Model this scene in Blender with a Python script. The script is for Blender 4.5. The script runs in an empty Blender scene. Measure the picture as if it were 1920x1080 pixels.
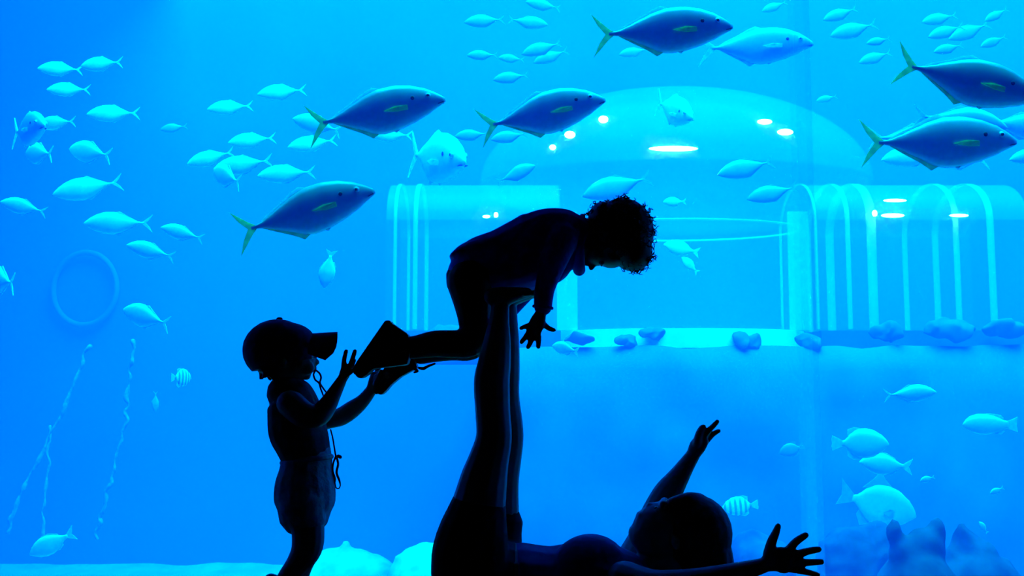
import bpy, bmesh, math, random
from mathutils import Vector, Matrix, noise
from mathutils.bvhtree import BVHTree

# ------------------------------------------------------------------ camera, light, exposure
S = bpy.context.scene
C = S.collection
FPX = 1844.0
PITCH = math.radians(5.3)
CAM = Vector((0.0, 0.0, 0.76))
cam_d = bpy.data.cameras.new('camera')
cam_d.sensor_width = 36.0
cam_d.lens = 36.0 * FPX / 1920.0
cam_d.clip_end = 200
cam = bpy.data.objects.new('camera', cam_d)
cam.location = CAM
cam.rotation_euler = (math.pi / 2 + PITCH, 0, 0)
C.objects.link(cam)
S.camera = cam

w = bpy.data.worlds.new('world')
S.world = w
w.use_nodes = True
w.node_tree.nodes['Background'].inputs[0].default_value = (0, 0, 0, 1)
w.node_tree.nodes['Background'].inputs[1].default_value = 0

LAMP_COL = (0.0, 0.62, 1.0)
WATER_SCATTER = (0.0, 0.0125, 0.100)     # per metre
WATER_ABSORB = (0.30, 0.026, 0.001)     # per metre
TANK_X, TANK_Y0, TANK_Y1, TANK_Z0, TANK_Z1 = 13.0, 3.95, 20.0, -3.1, 9.0


def area(name, loc, sx, sy, power, col=LAMP_COL):
    d = bpy.data.lights.new(name, 'AREA')
    d.shape = 'RECTANGLE'
    d.size, d.size_y = sx, sy
    d.energy = power
    d.color = col
    o = bpy.data.objects.new(name, d)
    o.location = loc
    C.objects.link(o)
    return o


# the blue-tinted roof light high over the open water of the tank
area('tank_skylight', (4.0, 3.0, 30.0), 30.0, 30.0, 138000)

S.view_settings.view_transform = 'Standard'
S.view_settings.look = 'None'
S.view_settings.exposure = 0.0
S.view_settings.gamma = 1.0
S.view_settings.use_curve_mapping = False
S.cycles.transparent_max_bounces = 24
S.cycles.max_bounces = 8
S.cycles.volume_bounces = 3
S.cycles.sample_clamp_indirect = 4.0

# ------------------------------------------------------------------ helpers
FWD = Vector((0, math.cos(PITCH), math.sin(PITCH)))
UPV = Vector((0, -math.sin(PITCH), math.cos(PITCH)))
RGT = Vector((1, 0, 0))


def ray(px, py):
    return FWD + RGT * ((px - 960) / FPX) + UPV * (-(py - 540) / FPX)


def P(px, py, Y):
    d = ray(px, py)
    return CAM + d * (Y / d.y)


def m_per_px(py, Y):
    return (Y / ray(960, py).y) / FPX


def mat(name, col, rough=0.6, var=0.25, scale=8.0, bump=0.0, spec=0.3, metal=0.0, translucent=0.0, sheen=0.0):
    m = bpy.data.materials.new(name)
    m.use_nodes = True
    nt = m.node_tree
    b = nt.nodes['Principled BSDF']
    b.inputs['Roughness'].default_value = rough
    b.inputs['Specular IOR Level'].default_value = spec
    b.inputs['Metallic'].default_value = metal
    if sheen:
        b.inputs['Sheen Weight'].default_value = sheen
    tc = nt.nodes.new('ShaderNodeTexCoord')
    nz = nt.nodes.new('ShaderNodeTexNoise')
    nz.inputs['Scale'].default_value = scale
    nz.inputs['Detail'].default_value = 4
    nt.links.new(tc.outputs['Object'], nz.inputs['Vector'])
    rp = nt.nodes.new('ShaderNodeValToRGB')
    lo = tuple(c * (1 - var) for c in col)
    hi = tuple(min(1, c * (1 + var)) for c in col)
    rp.color_ramp.elements[0].position = 0.3
    rp.color_ramp.elements[1].position = 0.7
    rp.color_ramp.elements[0].color = (*lo, 1)
    rp.color_ramp.elements[1].color = (*hi, 1)
    nt.links.new(nz.outputs['Fac'], rp.inputs['Fac'])
    nt.links.new(rp.outputs['Color'], b.inputs['Base Color'])
    if bump:
        bp = nt.nodes.new('ShaderNodeBump')
        bp.inputs['Strength'].default_value = bump
        bp.inputs['Distance'].default_value = 0.02
        nt.links.new(nz.outputs['Fac'], bp.inputs['Height'])
        nt.links.new(bp.outputs['Normal'], b.inputs['Normal'])
    if translucent:
        tr = nt.nodes.new('ShaderNodeBsdfTranslucent')
        nt.links.new(rp.outputs['Color'], tr.inputs['Color'])
        mx = nt.nodes.new('ShaderNodeMixShader')
        mx.inputs[0].default_value = translucent
        nt.links.new(b.outputs[0], mx.inputs[1])
        nt.links.new(tr.outputs[0], mx.inputs[2])
        nt.links.new(mx.outputs[0], nt.nodes['Material Output'].inputs['Surface'])
    return m


def mesh_of(verts, faces, smooth=True, name='shape'):
    me = bpy.data.meshes.new(name)
    me.from_pydata([tuple(v) for v in verts], [], faces)
    me.validate()
    bm = bmesh.new()
    bm.from_mesh(me)
    bmesh.ops.recalc_face_normals(bm, faces=bm.faces)
    bm.to_mesh(me)
    bm.free()
    if smooth:
        me.polygons.foreach_set('use_smooth', [True] * len(me.polygons))
    me.update()
    return me


def obj(name, me, m=None, parent=None, loc=None):
    o = bpy.data.objects.new(name, me)
    C.objects.link(o)
    if m is not None:
        me.materials.clear()
        me.materials.append(m)
    if parent is not None:
        o.parent = parent
    if loc is not None:
        o.location = loc
    return o


def tag(o, label=None, cat=None, group=None, kind=None):
    if label:
        o['label'] = label
    if cat:
        o['category'] = cat
    if group:
        o['group'] = group
    if kind:
        o['kind'] = kind
    return o


def empty(name, loc):
    o = bpy.data.objects.new(name, None)
    o.location = loc
    o.empty_display_size = 0.1
    C.objects.link(o)
    return o


def box_mesh(x0, x1, y0, y1, z0, z1):
    v = [(x, y, z) for x in (x0, x1) for y in (y0, y1) for z in (z0, z1)]
    f = [(0, 1, 3, 2), (4, 6, 7, 5), (0, 4, 5, 1), (2, 3, 7, 6), (0, 2, 6, 4), (1, 5, 7, 3)]
    return mesh_of(v, f, smooth=False)


def catmull(pts, n):
    """pts: list of tuples of floats; returns a denser list"""
    if len(pts) < 3:
        out = []
        for k in range(n + 1):
            t = k / n
            out.append([a + (b - a) * t for a, b in zip(pts[0], pts[-1])])
        return out
    out = []
    N = len(pts)
    for i in range(N - 1):
        p0, p1, p2, p3 = pts[max(i - 1, 0)], pts[i], pts[i + 1], pts[min(i + 2, N - 1)]
        for k in range(n):
            t = k / n
            out.append([0.5 * (2 * b + (c - a) * t + (2 * a - 5 * b + 4 * c - d) * t * t + (3 * b - a - 3 * c + d) * t ** 3)
                        for a, b, c, d in zip(p0, p1, p2, p3)])
    out.append(list(pts[-1]))
    return out


def loft(V, F, rows, seg=14, caps=True, dens=4):
    """rows: (x, y, z, a, b): centre, radius across the picture plane, radius in depth. Appends a closed tube."""
    rows = catmull(rows, dens)
    cs = [Vector(r[:3]) for r in rows]
    n = len(cs)
    rings = []
    for i in range(n):
        T = (cs[min(i + 1, n - 1)] - cs[max(i - 1, 0)])
        T = T.normalized() if T.length > 1e-9 else Vector((0, 0, 1))
        N1 = T.cross(Vector((0, 1, 0)))
        if N1.length < 0.15:
            N1 = T.cross(Vector((0, 0, 1)))
        N1.normalize()
        N2 = N1.cross(T).normalized()
        a, b = max(rows[i][3], 1e-4), max(rows[i][4], 1e-4)
        if i == 0 and caps:
            for ph in (80, 55, 28):
                s, c = math.sin(math.radians(ph)), math.cos(math.radians(ph))
                rings.append((cs[i] - T * min(a, b) * s, N1 * a * c, N2 * b * c))
        rings.append((cs[i], N1 * a, N2 * b))
        if i == n - 1 and caps:
            for ph in (28, 55, 80):
                s, c = math.sin(math.radians(ph)), math.cos(math.radians(ph))
                rings.append((cs[i] + T * min(a, b) * s, N1 * a * c, N2 * b * c))
    base = len(V)
    for c, A, B in rings:
        for k in range(seg):
            t = 2 * math.pi * k / seg
            V.append(c + A * math.cos(t) + B * math.sin(t))
    for i in range(len(rings) - 1):
        for k in range(seg):
            k2 = (k + 1) % seg
            F.append((base + i * seg + k, base + i * seg + k2, base + (i + 1) * seg + k2, base + (i + 1) * seg + k))
    F.append(tuple(base + k for k in range(seg))[::-1])
    F.append(tuple(base + (len(rings) - 1) * seg + k for k in range(seg)))


def ellipsoid(V, F, c, r, seg=18, rg=12):
    base = len(V)
    V.append(Vector((c[0], c[1], c[2] + r[2])))
    for i in range(1, rg):
        ph = math.pi * i / rg
        for k in range(seg):
            t = 2 * math.pi * k / seg
            V.append(Vector((c[0] + r[0] * math.sin(ph) * math.cos(t), c[1] + r[1] * math.sin(ph) * math.sin(t), c[2] + r[2] * math.cos(ph))))
    V.append(Vector((c[0], c[1], c[2] - r[2])))
    last = len(V) - 1
    for k in range(seg):
        k2 = (k + 1) % seg
        F.append((base, base + 1 + k, base + 1 + k2))
        F.append((last, last - seg + k2, last - seg + k))
    for i in range(rg - 2):
        for k in range(seg):
            k2 = (k + 1) % seg
            a = base + 1 + i * seg
            F.append((a + k, a + seg + k, a + seg + k2, a + k2))


class Fig:
    """Collects overlapping closed shapes given in picture pixels at a real distance, then fuses them into one continuous surface."""

    def __init__(self, Y):
        self.Y, self.V, self.F = Y, [], []

    def chain(self, pts, dY=0.0, ratio=1.0, grow=0.0, dens=4, caps=True):
        rows = []
        for p in pts:
            x, y, r = p[:3]
            dy = p[3] if len(p) > 3 else dY
            q = p[4] if len(p) > 4 else ratio
            Y = self.Y + dy
            c = P(x, y, Y)
            k = m_per_px(y, Y)
            a = (r + grow) * k
            rows.append((c.x, c.y, c.z, a, (r * q + grow) * k))
        loft(self.V, self.F, rows, dens=dens, caps=caps)
        return self

    def finger(self, pts, r0, r1, dY=0.0):
        """pts end at the finger tip"""
        n = len(pts) - 1
        out = []
        for i, p in enumerate(pts):
            r = r0 + (r1 - r0) * i / n
            x, y = p[:2]
            if i == n:
                qx, qy = pts[i - 1][:2]
                L = max(1e-6, math.hypot(x - qx, y - qy))
                s = min(r, L * 0.7)
                x, y = x - (x - qx) / L * s, y - (y - qy) / L * s
            out.append((x, y, r, p[2] if len(p) > 2 else dY))
        return self.chain(out, dens=3)

    def ball(self, x, y, rx, ry, dY=0.0, depth=None):
        Y = self.Y + dY
        k = m_per_px(y, Y)
        ellipsoid(self.V, self.F, P(x, y, Y), (rx * k, (depth if depth is not None else (rx + ry) / 2) * k, ry * k))
        return self

    def slab(self, poly, y0, y1):
        """polygon in pixels, given real thickness from self.Y+y0 to self.Y+y1"""
        b, n = len(self.V), len(poly)
        for yy in (y0, y1):
            for x, y in poly:
                self.V.append(P(x, y, self.Y + (y0 + y1) / 2) + Vector((0, yy - (y0 + y1) / 2, 0)))
        self.F.append(tuple(range(b, b + n)))
        self.F.append(tuple(range(b + n, b + 2 * n))[::-1])
        for k in range(n):
            k2 = (k + 1) % n
            self.F.append((b + k, b + k2, b + n + k2, b + n + k))
        return self

    def origin(self, root):
        L = Vector((0, 0, 0))
        while root is not None:
            L += root.location
            root = root.parent
        return L

    def fuse(self, name, m, root, voxel=0.0045, smooth=4, floor=None, rough=0.0, seed=0):
        me = mesh_of(self.V, self.F)
        t = bpy.data.objects.new('tmp', me)
        C.objects.link(t)
        r = t.modifiers.new('r', 'REMESH')
        r.mode = 'VOXEL'
        r.voxel_size = voxel
        r.use_smooth_shade = True
        if smooth:
            s = t.modifiers.new('s', 'SMOOTH')
            s.factor = 0.5
            s.iterations = smooth
        dg = bpy.context.evaluated_depsgraph_get()
        out = bpy.data.meshes.new_from_object(t.evaluated_get(dg))
        bpy.data.objects.remove(t)
        bpy.data.meshes.remove(me)
        L = self.origin(root)
        for v in out.vertices:
            co = v.co.copy()
            if rough:
                n = noise.noise_vector(co * 3.0 + Vector((seed, 0, 0))) * rough + noise.noise_vector(co * 9.0 + Vector((seed, 0, 5))) * rough * 0.45
                co += n
            if floor is not None and co.z < floor:
                co.z = floor
            v.co = co - L
        out.polygons.foreach_set('use_smooth', [True] * len(out.polygons))
        return obj(name, out, m, root)

    def plain(self, name, m, root):
        L = self.origin(root)
        me = mesh_of([v - L for v in self.V], self.F)
        return obj(name, me, m, root)


# ------------------------------------------------------------------ materials
M = {}
M['carpet'] = mat('dark_carpet', (0.012, 0.012, 0.016), 0.95, 0.4, 60, 0.3, 0.1)
M['room_paint'] = mat('black_paint', (0.01, 0.01, 0.014), 0.8, 0.2, 4, 0.0, 0.2)
M['sand'] = mat('pale_sand', (0.34, 0.36, 0.38), 0.9, 0.2, 1.5, 0.4, 0.1)
M['tank_paint'] = mat('blue_tank_paint', (0.01, 0.10, 0.45), 0.8, 0.15, 0.35, 0.2, 0.2)
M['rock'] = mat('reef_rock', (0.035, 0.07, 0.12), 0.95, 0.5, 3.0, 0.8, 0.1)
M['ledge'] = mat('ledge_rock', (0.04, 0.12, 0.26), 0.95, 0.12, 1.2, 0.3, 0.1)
M['white_base'] = mat('white_concrete', (0.8, 0.82, 0.82), 0.8, 0.1, 2.0, 0.1, 0.2)
M['pale_stone'] = mat('pale_stone', (0.5, 0.5, 0.5), 0.9, 0.2, 3, 0.3, 0.1)
M['rim'] = mat('blue_rim_paint', (0.02, 0.13, 0.50), 0.8, 0.1, 2, 0, 0.2)
M['rope'] = mat('encrusted_rope', (0.14, 0.24, 0.30), 0.9, 0.4, 20, 0.3, 0.1)


def clear_mat(name, col=(1, 1, 1)):
    m = bpy.data.materials.new(name)
    m.use_nodes = True
    nt = m.node_tree
    nt.nodes.remove(nt.nodes['Principled BSDF'])
    t = nt.nodes.new('ShaderNodeBsdfTransparent')
    t.inputs['Color'].default_value = (*col, 1)
    nt.links.new(t.outputs[0], nt.nodes['Material Output'].inputs['Surface'])
    return m


def acrylic(name, fac, rough=0.25, col=(0.9, 0.95, 1.0)):
    """clear acrylic with a film of haze on it that catches the light from above"""
    m = bpy.data.materials.new(name)
    m.use_nodes = True
    nt = m.node_tree
    b = nt.nodes['Principled BSDF']
    b.inputs['Base Color'].default_value = (*col, 1)
    b.inputs['Roughness'].default_value = rough
    b.inputs['Specular IOR Level'].default_value = 0.6
    t = nt.nodes.new('ShaderNodeBsdfTransparent')
    tc = nt.nodes.new('ShaderNodeTexCoord')
    nz = nt.nodes.new('ShaderNodeTexNoise')
    nz.inputs['Scale'].default_value = 1.2
    nt.links.new(tc.outputs['Object'], nz.inputs['Vector'])
    mr = nt.nodes.new('ShaderNodeMapRange')
    mr.inputs['To Min'].default_value = fac * 0.8
    mr.inputs['To Max'].default_value = fac * 1.2
    nt.links.new(nz.outputs['Fac'], mr.inputs['Value'])
    mx = nt.nodes.new('ShaderNodeMixShader')
    nt.links.new(mr.outputs['Result'], mx.inputs[0])
    nt.links.new(t.outputs[0], mx.inputs[1])
    nt.links.new(b.outputs[0], mx.inputs[2])
    nt.links.new(mx.outputs[0], nt.nodes['Material Output'].inputs['Surface'])
    return m


def frosted(name, fac, col=(0.9, 0.95, 1.0)):
    """clear joint resin that spreads the light coming through it"""
    m = acrylic(name, fac, 0.4, col)
    nt = m.node_tree
    tr = nt.nodes.new('ShaderNodeBsdfTranslucent')
    tr.inputs['Color'].default_value = (*col, 1)
    mx = nt.nodes['Mix Shader']
    nt.links.new(tr.outputs[0], mx.inputs[2])
    return m


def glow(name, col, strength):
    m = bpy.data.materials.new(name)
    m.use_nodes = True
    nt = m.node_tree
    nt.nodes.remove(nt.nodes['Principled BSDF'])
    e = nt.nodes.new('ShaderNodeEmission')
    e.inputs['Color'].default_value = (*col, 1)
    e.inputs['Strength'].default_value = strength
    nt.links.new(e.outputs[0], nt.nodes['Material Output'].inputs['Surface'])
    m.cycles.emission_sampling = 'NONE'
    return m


def water_mat():
    m = bpy.data.materials.new('tank_water')
    m.use_nodes = True
    nt = m.node_tree
    nt.nodes.remove(nt.nodes['Principled BSDF'])
    ds = max(WATER_SCATTER)
    s = nt.nodes.new('ShaderNodeVolumeScatter')
    s.inputs['Color'].default_value = (*[c / ds for c in WATER_SCATTER], 1)
    s.inputs['Density'].default_value = ds
    da = max(WATER_ABSORB)
    a = nt.nodes.new('ShaderNodeVolumeAbsorption')
    a.inputs['Color'].default_value = (*[1 - c / da for c in WATER_ABSORB], 1)
    a.inputs['Density'].default_value = da
    ad = nt.nodes.new('ShaderNodeAddShader')
    nt.links.new(s.outputs[0], ad.inputs[0])
    nt.links.new(a.outputs[0], ad.inputs[1])
    nt.links.new(ad.outputs[0], nt.nodes['Material Output'].inputs['Volume'])
    return m


M['pane'] = clear_mat('clear_acrylic_pane')
M['seam'] = frosted('acrylic_joint', 0.13)
M['dome'] = acrylic('dome_acrylic', 0.085, 0.22)
M['tunnel'] = acrylic('tunnel_acrylic', 0.035, 0.3)
M['lit_roof'] = acrylic('lit_roof_acrylic', 0.11, 0.3)  # extra whiteness in the roof acrylic stands in for stronger light on top
M['ring'] = acrylic('joint_acrylic', 0.24, 0.3)
M['glint'] = glow('white_highlight', (1, 1, 1), 60.0)  # emission standing in for bright highlights on the acrylic
M['water'] = water_mat()

# ------------------------------------------------------------------ the dark room
WX = 6.0
tag(obj('floor', box_mesh(-WX, WX, -3, 3.85, -0.2, 0.0), M['carpet']), kind='structure')
tag(obj('ceiling', box_mesh(-WX, WX, -3, 3.85, 4.0, 4.2), M['room_paint']), kind='structure')
tag(obj('wall_left', box_mesh(-WX - 0.2, -WX, -3, 3.85, 0, 4.0), M['room_paint']), kind='structure')
tag(obj('wall_right', box_mesh(WX, WX + 0.2, -3, 3.85, 0, 4.0), M['room_paint']), kind='structure')
tag(obj('wall_back', box_mesh(-WX, WX, -3.2, -3, 0, 4.0), M['room_paint']), kind='structure')
tag(obj('wall_front', box_mesh(-WX, WX, 3.85, 3.94, 3.3, 4.0), M['room_paint']), kind='structure')

seamX = P(1511, 540, 3.9).x
win = tag(empty('window_1', (0, 3.9, 0)), kind='structure')
for x0, x1 in ((-WX, seamX - 0.032), (seamX + 0.032, WX)):
    obj('pane', box_mesh(x0, x1, -0.04, 0.04, -0.2, 3.3), M['pane'], win)
obj('joint', box_mesh(seamX - 0.032, seamX + 0.032, -0.04, 0.04, -0.2, 3.3), M['seam'], win)

# ------------------------------------------------------------------ the tank
def bumpy_grid(name, x0, x1, y0, y1, nx, ny, fz, m):
    V, F = [], []
    for j in range(ny + 1):
        for i in range(nx + 1):
            x, y = x0 + (x1 - x0) * i / nx, y0 + (y1 - y0) * j / ny
            V.append((x, y, fz(x, y)))
    for j in range(ny):
        for i in range(nx):
            a = j * (nx + 1) + i
            F.append((a, a + 1, a + nx + 2, a + nx + 1))
    return obj(name, mesh_of(V, F), m)


SAND_Z = -2.9
tag(bumpy_grid('floor_tank', -TANK_X, TANK_X, TANK_Y0, TANK_Y1, 120, 80,
               lambda x, y: SAND_Z + 0.10 * noise.noise(Vector((x * 0.5, y * 0.5, 1))) + 0.05 * noise.noise(Vector((x * 1.6, y * 1.6, 4))), M['sand']), kind='structure')
tag(obj('wall_tank_back', box_mesh(-TANK_X, TANK_X, TANK_Y1, TANK_Y1 + 0.3, TANK_Z0, 9.3), M['tank_paint']), kind='structure')
tag(obj('wall_tank_left', box_mesh(-TANK_X - 0.3, -TANK_X, TANK_Y0, TANK_Y1, TANK_Z0, 9.3), M['tank_paint']), kind='structure')
tag(obj('wall_tank_right', box_mesh(TANK_X, TANK_X + 0.3, TANK_Y0, TANK_Y1, TANK_Z0, 9.3), M['tank_paint']), kind='structure')
tag(obj('wall_tank_front', box_mesh(-TANK_X, TANK_X, 3.86, 3.94, 4.0, 9.3), M['tank_paint']), kind='structure')
tag(obj('wall_tank_light_block', box_mesh(-TANK_X, TANK_X, 3.95, 4.95, 2.98, 9.3), M['tank_paint']), kind='structure')  # unseen overhang added to keep roof light off people and near fish
tag(obj('ceiling_tank_shade', box_mesh(-TANK_X, -7.0, 4.95, TANK_Y1, 9.3, 9.5), M['tank_paint']), kind='structure')  # unseen slab added to shade the left side of the water
wp = [(TANK_Y0, TANK_Z0), (TANK_Y0, 2.97), (4.96, 2.97), (4.96, TANK_Z1), (TANK_Y1 - 0.01, TANK_Z1), (TANK_Y1 - 0.01, TANK_Z0)]
wv = [(x, y, z) for x in (-TANK_X + 0.01, TANK_X - 0.01) for y, z in wp]
wf = [(0, 1, 2, 3, 4, 5), (11, 10, 9, 8, 7, 6)] + [(k, 6 + k, 6 + (k + 1) % 6, (k + 1) % 6) for k in range(6)]
tag(obj('water', mesh_of(wv, wf, smooth=False), M['water']),
    'clear blue water filling the whole tank behind the glass', 'water', kind='stuff')

# ------------------------------------------------------------------ acrylic dome and tunnels
YD = 14.0
dc = P(1265, 345, YD)
k14 = m_per_px(345, YD)
zt = P(1265, 172, YD).z
zr = dc.z
zb = P(1265, 616, 13.0).z


def lathe(profile, cx, cy, ratio, seg=72):
    V, F = [], []
    for r, z in profile:
        for k in range(seg):
            t = 2 * math.pi * k / seg
            V.append((cx + r * math.cos(t), cy + r * ratio * math.sin(t), z))
    for i in range(len(profile) - 1):
        for k in range(seg):
            k2 = (k + 1) % seg
            F.append((i * seg + k, i * seg + k2, (i + 1) * seg + k2, (i + 1) * seg + k))
    return V, F


RD, RDR = 365 * k14, 228 * k14
DEPTH = 0.58
dome = tag(empty('observation_dome', (dc.x, YD, zb)), 'big clear dome on a round glass drum, glowing cyan between two glass tunnels', 'dome')


def rel(V, root):
    return [Vector(v) - root.location for v in V]


prof = [(0.02, zt)] + [(RD * math.sin(a), zr + (zt - zr) * math.cos(a)) for a in [math.radians(6 * i) for i in range(1, 16)]]
V, F = lathe(prof, dc.x, YD, DEPTH)
dome_bvh = BVHTree.FromPolygons([Vector(v) for v in V], F)
obj('dome_shell', mesh_of(rel(V, dome), F), M['dome'], dome)
V, F = lathe([(RD, zr), (RD * 0.97, zr - 0.16), (RD * 0.85, zr - 0.30), (RDR * 1.05, zr - 0.42), (RDR, zr - 0.6)], dc.x, YD, DEPTH)
obj('skirt', mesh_of(rel(V, dome), F), M['tunnel'], dome)
V, F = lathe([(RDR, zr - 0.6), (RDR, zb)], dc.x, YD, DEPTH)
obj('drum', mesh_of(rel(V, dome), F), M['tunnel'], dome)
for zz, hh in ((P(1265, 410, 12.95).z, 0.012),):
    V, F = lathe([(RDR + 0.01, zz - hh), (RDR + 0.035, zz - hh), (RDR + 0.035, zz + hh), (RDR + 0.01, zz + hh), (RDR + 0.01, zz - hh)], dc.x, YD, DEPTH)
    obj('joint_ring', mesh_of(rel(V, dome), F), M['ring'], dome)
# upright acrylic ribs of the drum
for px in (1062, 1492):
    x = P(px, 500, YD - 0.4).x
    V, F = [], []
    for z in (zr - 0.5, zb):
        for dx, dy in ((-0.14, -0.03), (0.14, -0.03), (0.14, 0.03), (-0.14, 0.03)):
            V.append(Vector((x + dx, YD - 0.55 + dy, z)))
    F = [(0, 1, 5, 4), (1, 2, 6, 5), (2, 3, 7, 6), (3, 0, 4, 7), (0, 3, 2, 1), (4, 5, 6, 7)]
    obj('rib', mesh_of(rel(V, dome), F, smooth=False), M['ring'], dome)
V, F = lathe([(0.05, zb), (RDR + 0.02, zb), (RDR + 0.02, zb - 0.26), (0.05, zb - 0.26)], dc.x, YD, DEPTH + 0.06)
obj('plinth', mesh_of(rel(V, dome), F, smooth=False), M['white_base'], dome)


def arch(hd, z0, zs, z1, n=18):
    """(y, z) points of an arched cross-section"""
    pts = [(-hd, z0), (-hd, z0 + (zs - z0) * 0.5)]
    for i in range(n + 1):
        a = math.pi - math.pi * i / n
        pts.append((hd * math.cos(a), zs + (z1 - zs) * math.sin(a)))
    pts += [(hd, z0 + (zs - z0) * 0.5), (hd, z0)]
    return pts


def tunnel(name, label, px0, px1, rings):
    YT = 14.0
    x0, x1 = P(px0, 480, YT).x, P(px1, 480, YT).x
    z1 = P(1265, 350, YT).z
    z0 = zb
    zs = z1 - 0.62
    root = tag(empty(name, ((x0 + x1) / 2, YT, zb)), label, 'tunnel', 'glass tunnels beside the dome')
    pr = arch(0.85, z0, zs, z1)
    V, F = [], []
    for x in (x0, x1):
        for y, z in pr:
            V.append(Vector((x, YT + y, z)))
    n = len(pr)
    Fr = []
    for k in range(n - 1):
        (Fr if 2 <= k < n - 3 else F).append((k, k + 1, n + k + 1, n + k))

    def used(faces):
        ids = sorted({i for q in faces for i in q})
        back = {i: j for j, i in enumerate(ids)}
        return mesh_of(rel([V[i] for i in ids], root), [tuple(back[i] for i in q) for q in faces])

    obj('roof', used(Fr), M['lit_roof'], root)
    obj('side_panel', used(F[:len(F) // 2]), M['tunnel'], root)
    obj('side_panel', used(F[len(F) // 2:]), M['tunnel'], root)
    for px, wpx in rings:
        xc = P(px, 480, YT - 0.85).x
        hw = wpx * 0.5 * m_per_px(480, YT)
        V, F = [], []
        po, pi_ = arch(0.875, z0, zs, z1 + 0.02), arch(0.855, z0, zs, z1 + 0.004)
        for x in (xc - hw, xc + hw):
            for y, z in po:
                V.append(Vector((x, YT + y, z)))
            for y, z in pi_:
                V.append(Vector((x, YT + y, z)))
        for k in range(n - 1):
            a, b, c, d = k, n + k, 2 * n + k, 3 * n + k
            F += [(a, a + 1, c + 1, c), (b, d, d + 1, b + 1), (a, b, b + 1, a + 1), (c, c + 1, d + 1, d)]
        obj('joint_ring', mesh_of(rel(V, root), F), M['ring'], root)
    obj('base', mesh_of(rel([Vector((x, YT + y, z)) for x in (x0, x1) for y in (-0.88, 0.88) for z in (zb - 0.45, zb - 0.02)], root),
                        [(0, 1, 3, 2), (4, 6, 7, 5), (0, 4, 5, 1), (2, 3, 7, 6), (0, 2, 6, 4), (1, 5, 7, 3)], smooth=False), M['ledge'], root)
    return root


tunnel('glass_tunnel', 'short arched glass tunnel half hidden behind the bending child', 738, 1045, ((741, 6), (779, 8)))
tunnel('glass_tunnel', 'arched glass tunnel with bright upright rings under the pale-finned trevally', 1500, 1872,
       ((1530, 5), (1590, 8), (1634, 16), (1793, 10), (1858, 12)))

# glowing shapes added as bright highlights on the dome and the tunnel roofs
def dome_highlight(px, py, hw, hh, label):
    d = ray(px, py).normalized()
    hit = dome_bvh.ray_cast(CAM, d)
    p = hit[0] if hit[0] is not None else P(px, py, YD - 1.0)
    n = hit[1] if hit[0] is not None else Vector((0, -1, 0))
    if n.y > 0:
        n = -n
    flat_highlight(p + n * 0.03, n, hw, hh, label)


def flat_highlight(p, n, hw, hh, label):
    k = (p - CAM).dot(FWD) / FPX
    root = tag(empty('added_highlight', p), label, 'light', 'white highlights added on the glass dome and tunnels')
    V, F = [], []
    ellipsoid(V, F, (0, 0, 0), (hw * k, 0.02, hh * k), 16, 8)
    obj('lens', mesh_of(V, F), M['glint'], root)  # glowing face of an added highlight
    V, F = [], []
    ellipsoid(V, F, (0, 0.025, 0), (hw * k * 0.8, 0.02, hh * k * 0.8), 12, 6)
    obj('glint_back', mesh_of(V, F), M['white_base'], root)


for a in ((1132, 227, 9, 7, 'round white highlight uppermost on the dome shoulder, under the small trevally nose'),
          (1070, 255, 10, 7, 'round white highlight in the middle of three on the dome shoulder'),
          (1038, 278, 6, 5, 'smallest round white highlight lowest on the dome shoulder'),
          (1432, 231, 14, 5, 'upper of two short white highlights on the dome near the glass joint'),
          (1470, 250, 15, 6, 'lower of two short white highlights on the dome near the glass joint'),
          (1262, 280, 46, 5, 'long white strip highlight across the front of the dome')):
    dome_highlight(*a)
for px, py, hw, hh, lb in ((1640, 400, 5, 6, 'tiny round white highlight at the near corner of the ringed tunnel'),
                           (1678, 376, 22, 3, 'thin white strip highlight on the tunnel crown, upper one'),
                           (1674, 404, 22, 4, 'white strip highlight beside the tiny round highlight on the tunnel'),
                           (1798, 404, 18, 3, 'thin white strip highlight at the far end of the ringed tunnel'),
                           (930, 403, 4, 5, 'tiny white highlight closest above the bending child back'),
                           (912, 406, 7, 3, 'tiny flat white highlight on the tunnel behind the child')):
    flat_highlight(P(px, py, 13.05), Vector((0, -1, 0)), hw, hh, lb)

# ------------------------------------------------------------------ rocks
def rock(name, label, Y, prims, voxel=0.05, rough=0.10, m='rock', group=None, seed=0, floor=None):
    f = Fig(Y)
    for p in prims:
        f.ball(*p)
    base = P(prims[0][0], prims[0][1], Y)
    root = empty('tmp_root', (base.x, base.y, base.z))
    o = f.fuse(name, M[m], root, voxel=voxel, smooth=1, rough=rough, seed=seed, floor=floor)
    o.parent = None
    o.location = root.location
    bpy.data.objects.remove(root)
    return tag(o, label, 'rock', group)


lx0, lx1 = P(905, 640, 12.8).x, P(2100, 640, 14).x
V, F = [], []
nx, ny = 90, 18
for j in range(ny + 1):
    for i in range(nx + 1):
        x = lx0 + (lx1 - lx0) * i / nx
        t = j / ny
        # front face rising from the sand, then a flat top running back
        if t < 0.6:
            y, z = 12.1 + 0.55 * (t / 0.6) ** 2, SAND_Z - 0.2 + (zb - 0.24 - SAND_Z + 0.2) * (t / 0.6)
        else:
            y, z = 12.65 + (t - 0.6) / 0.4 * 7.2, zb - 0.24
        q = Vector((x * 0.6, y * 0.6, z * 0.8))
        n = noise.noise_vector(q * 1.5) * 0.13 + noise.noise_vector(q * 4.1) * 0.09
        edge = min(1, (i + 1) / 3, (nx - i) / 8)
        edge = edge * edge * (3 - 2 * edge)
        z = SAND_Z - 0.2 + (z - SAND_Z + 0.2) * (0.08 + 0.92 * edge)
        V.append((x, y + n.y, z + n.z * (0.35 if t >= 0.55 else 1.0)))
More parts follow.
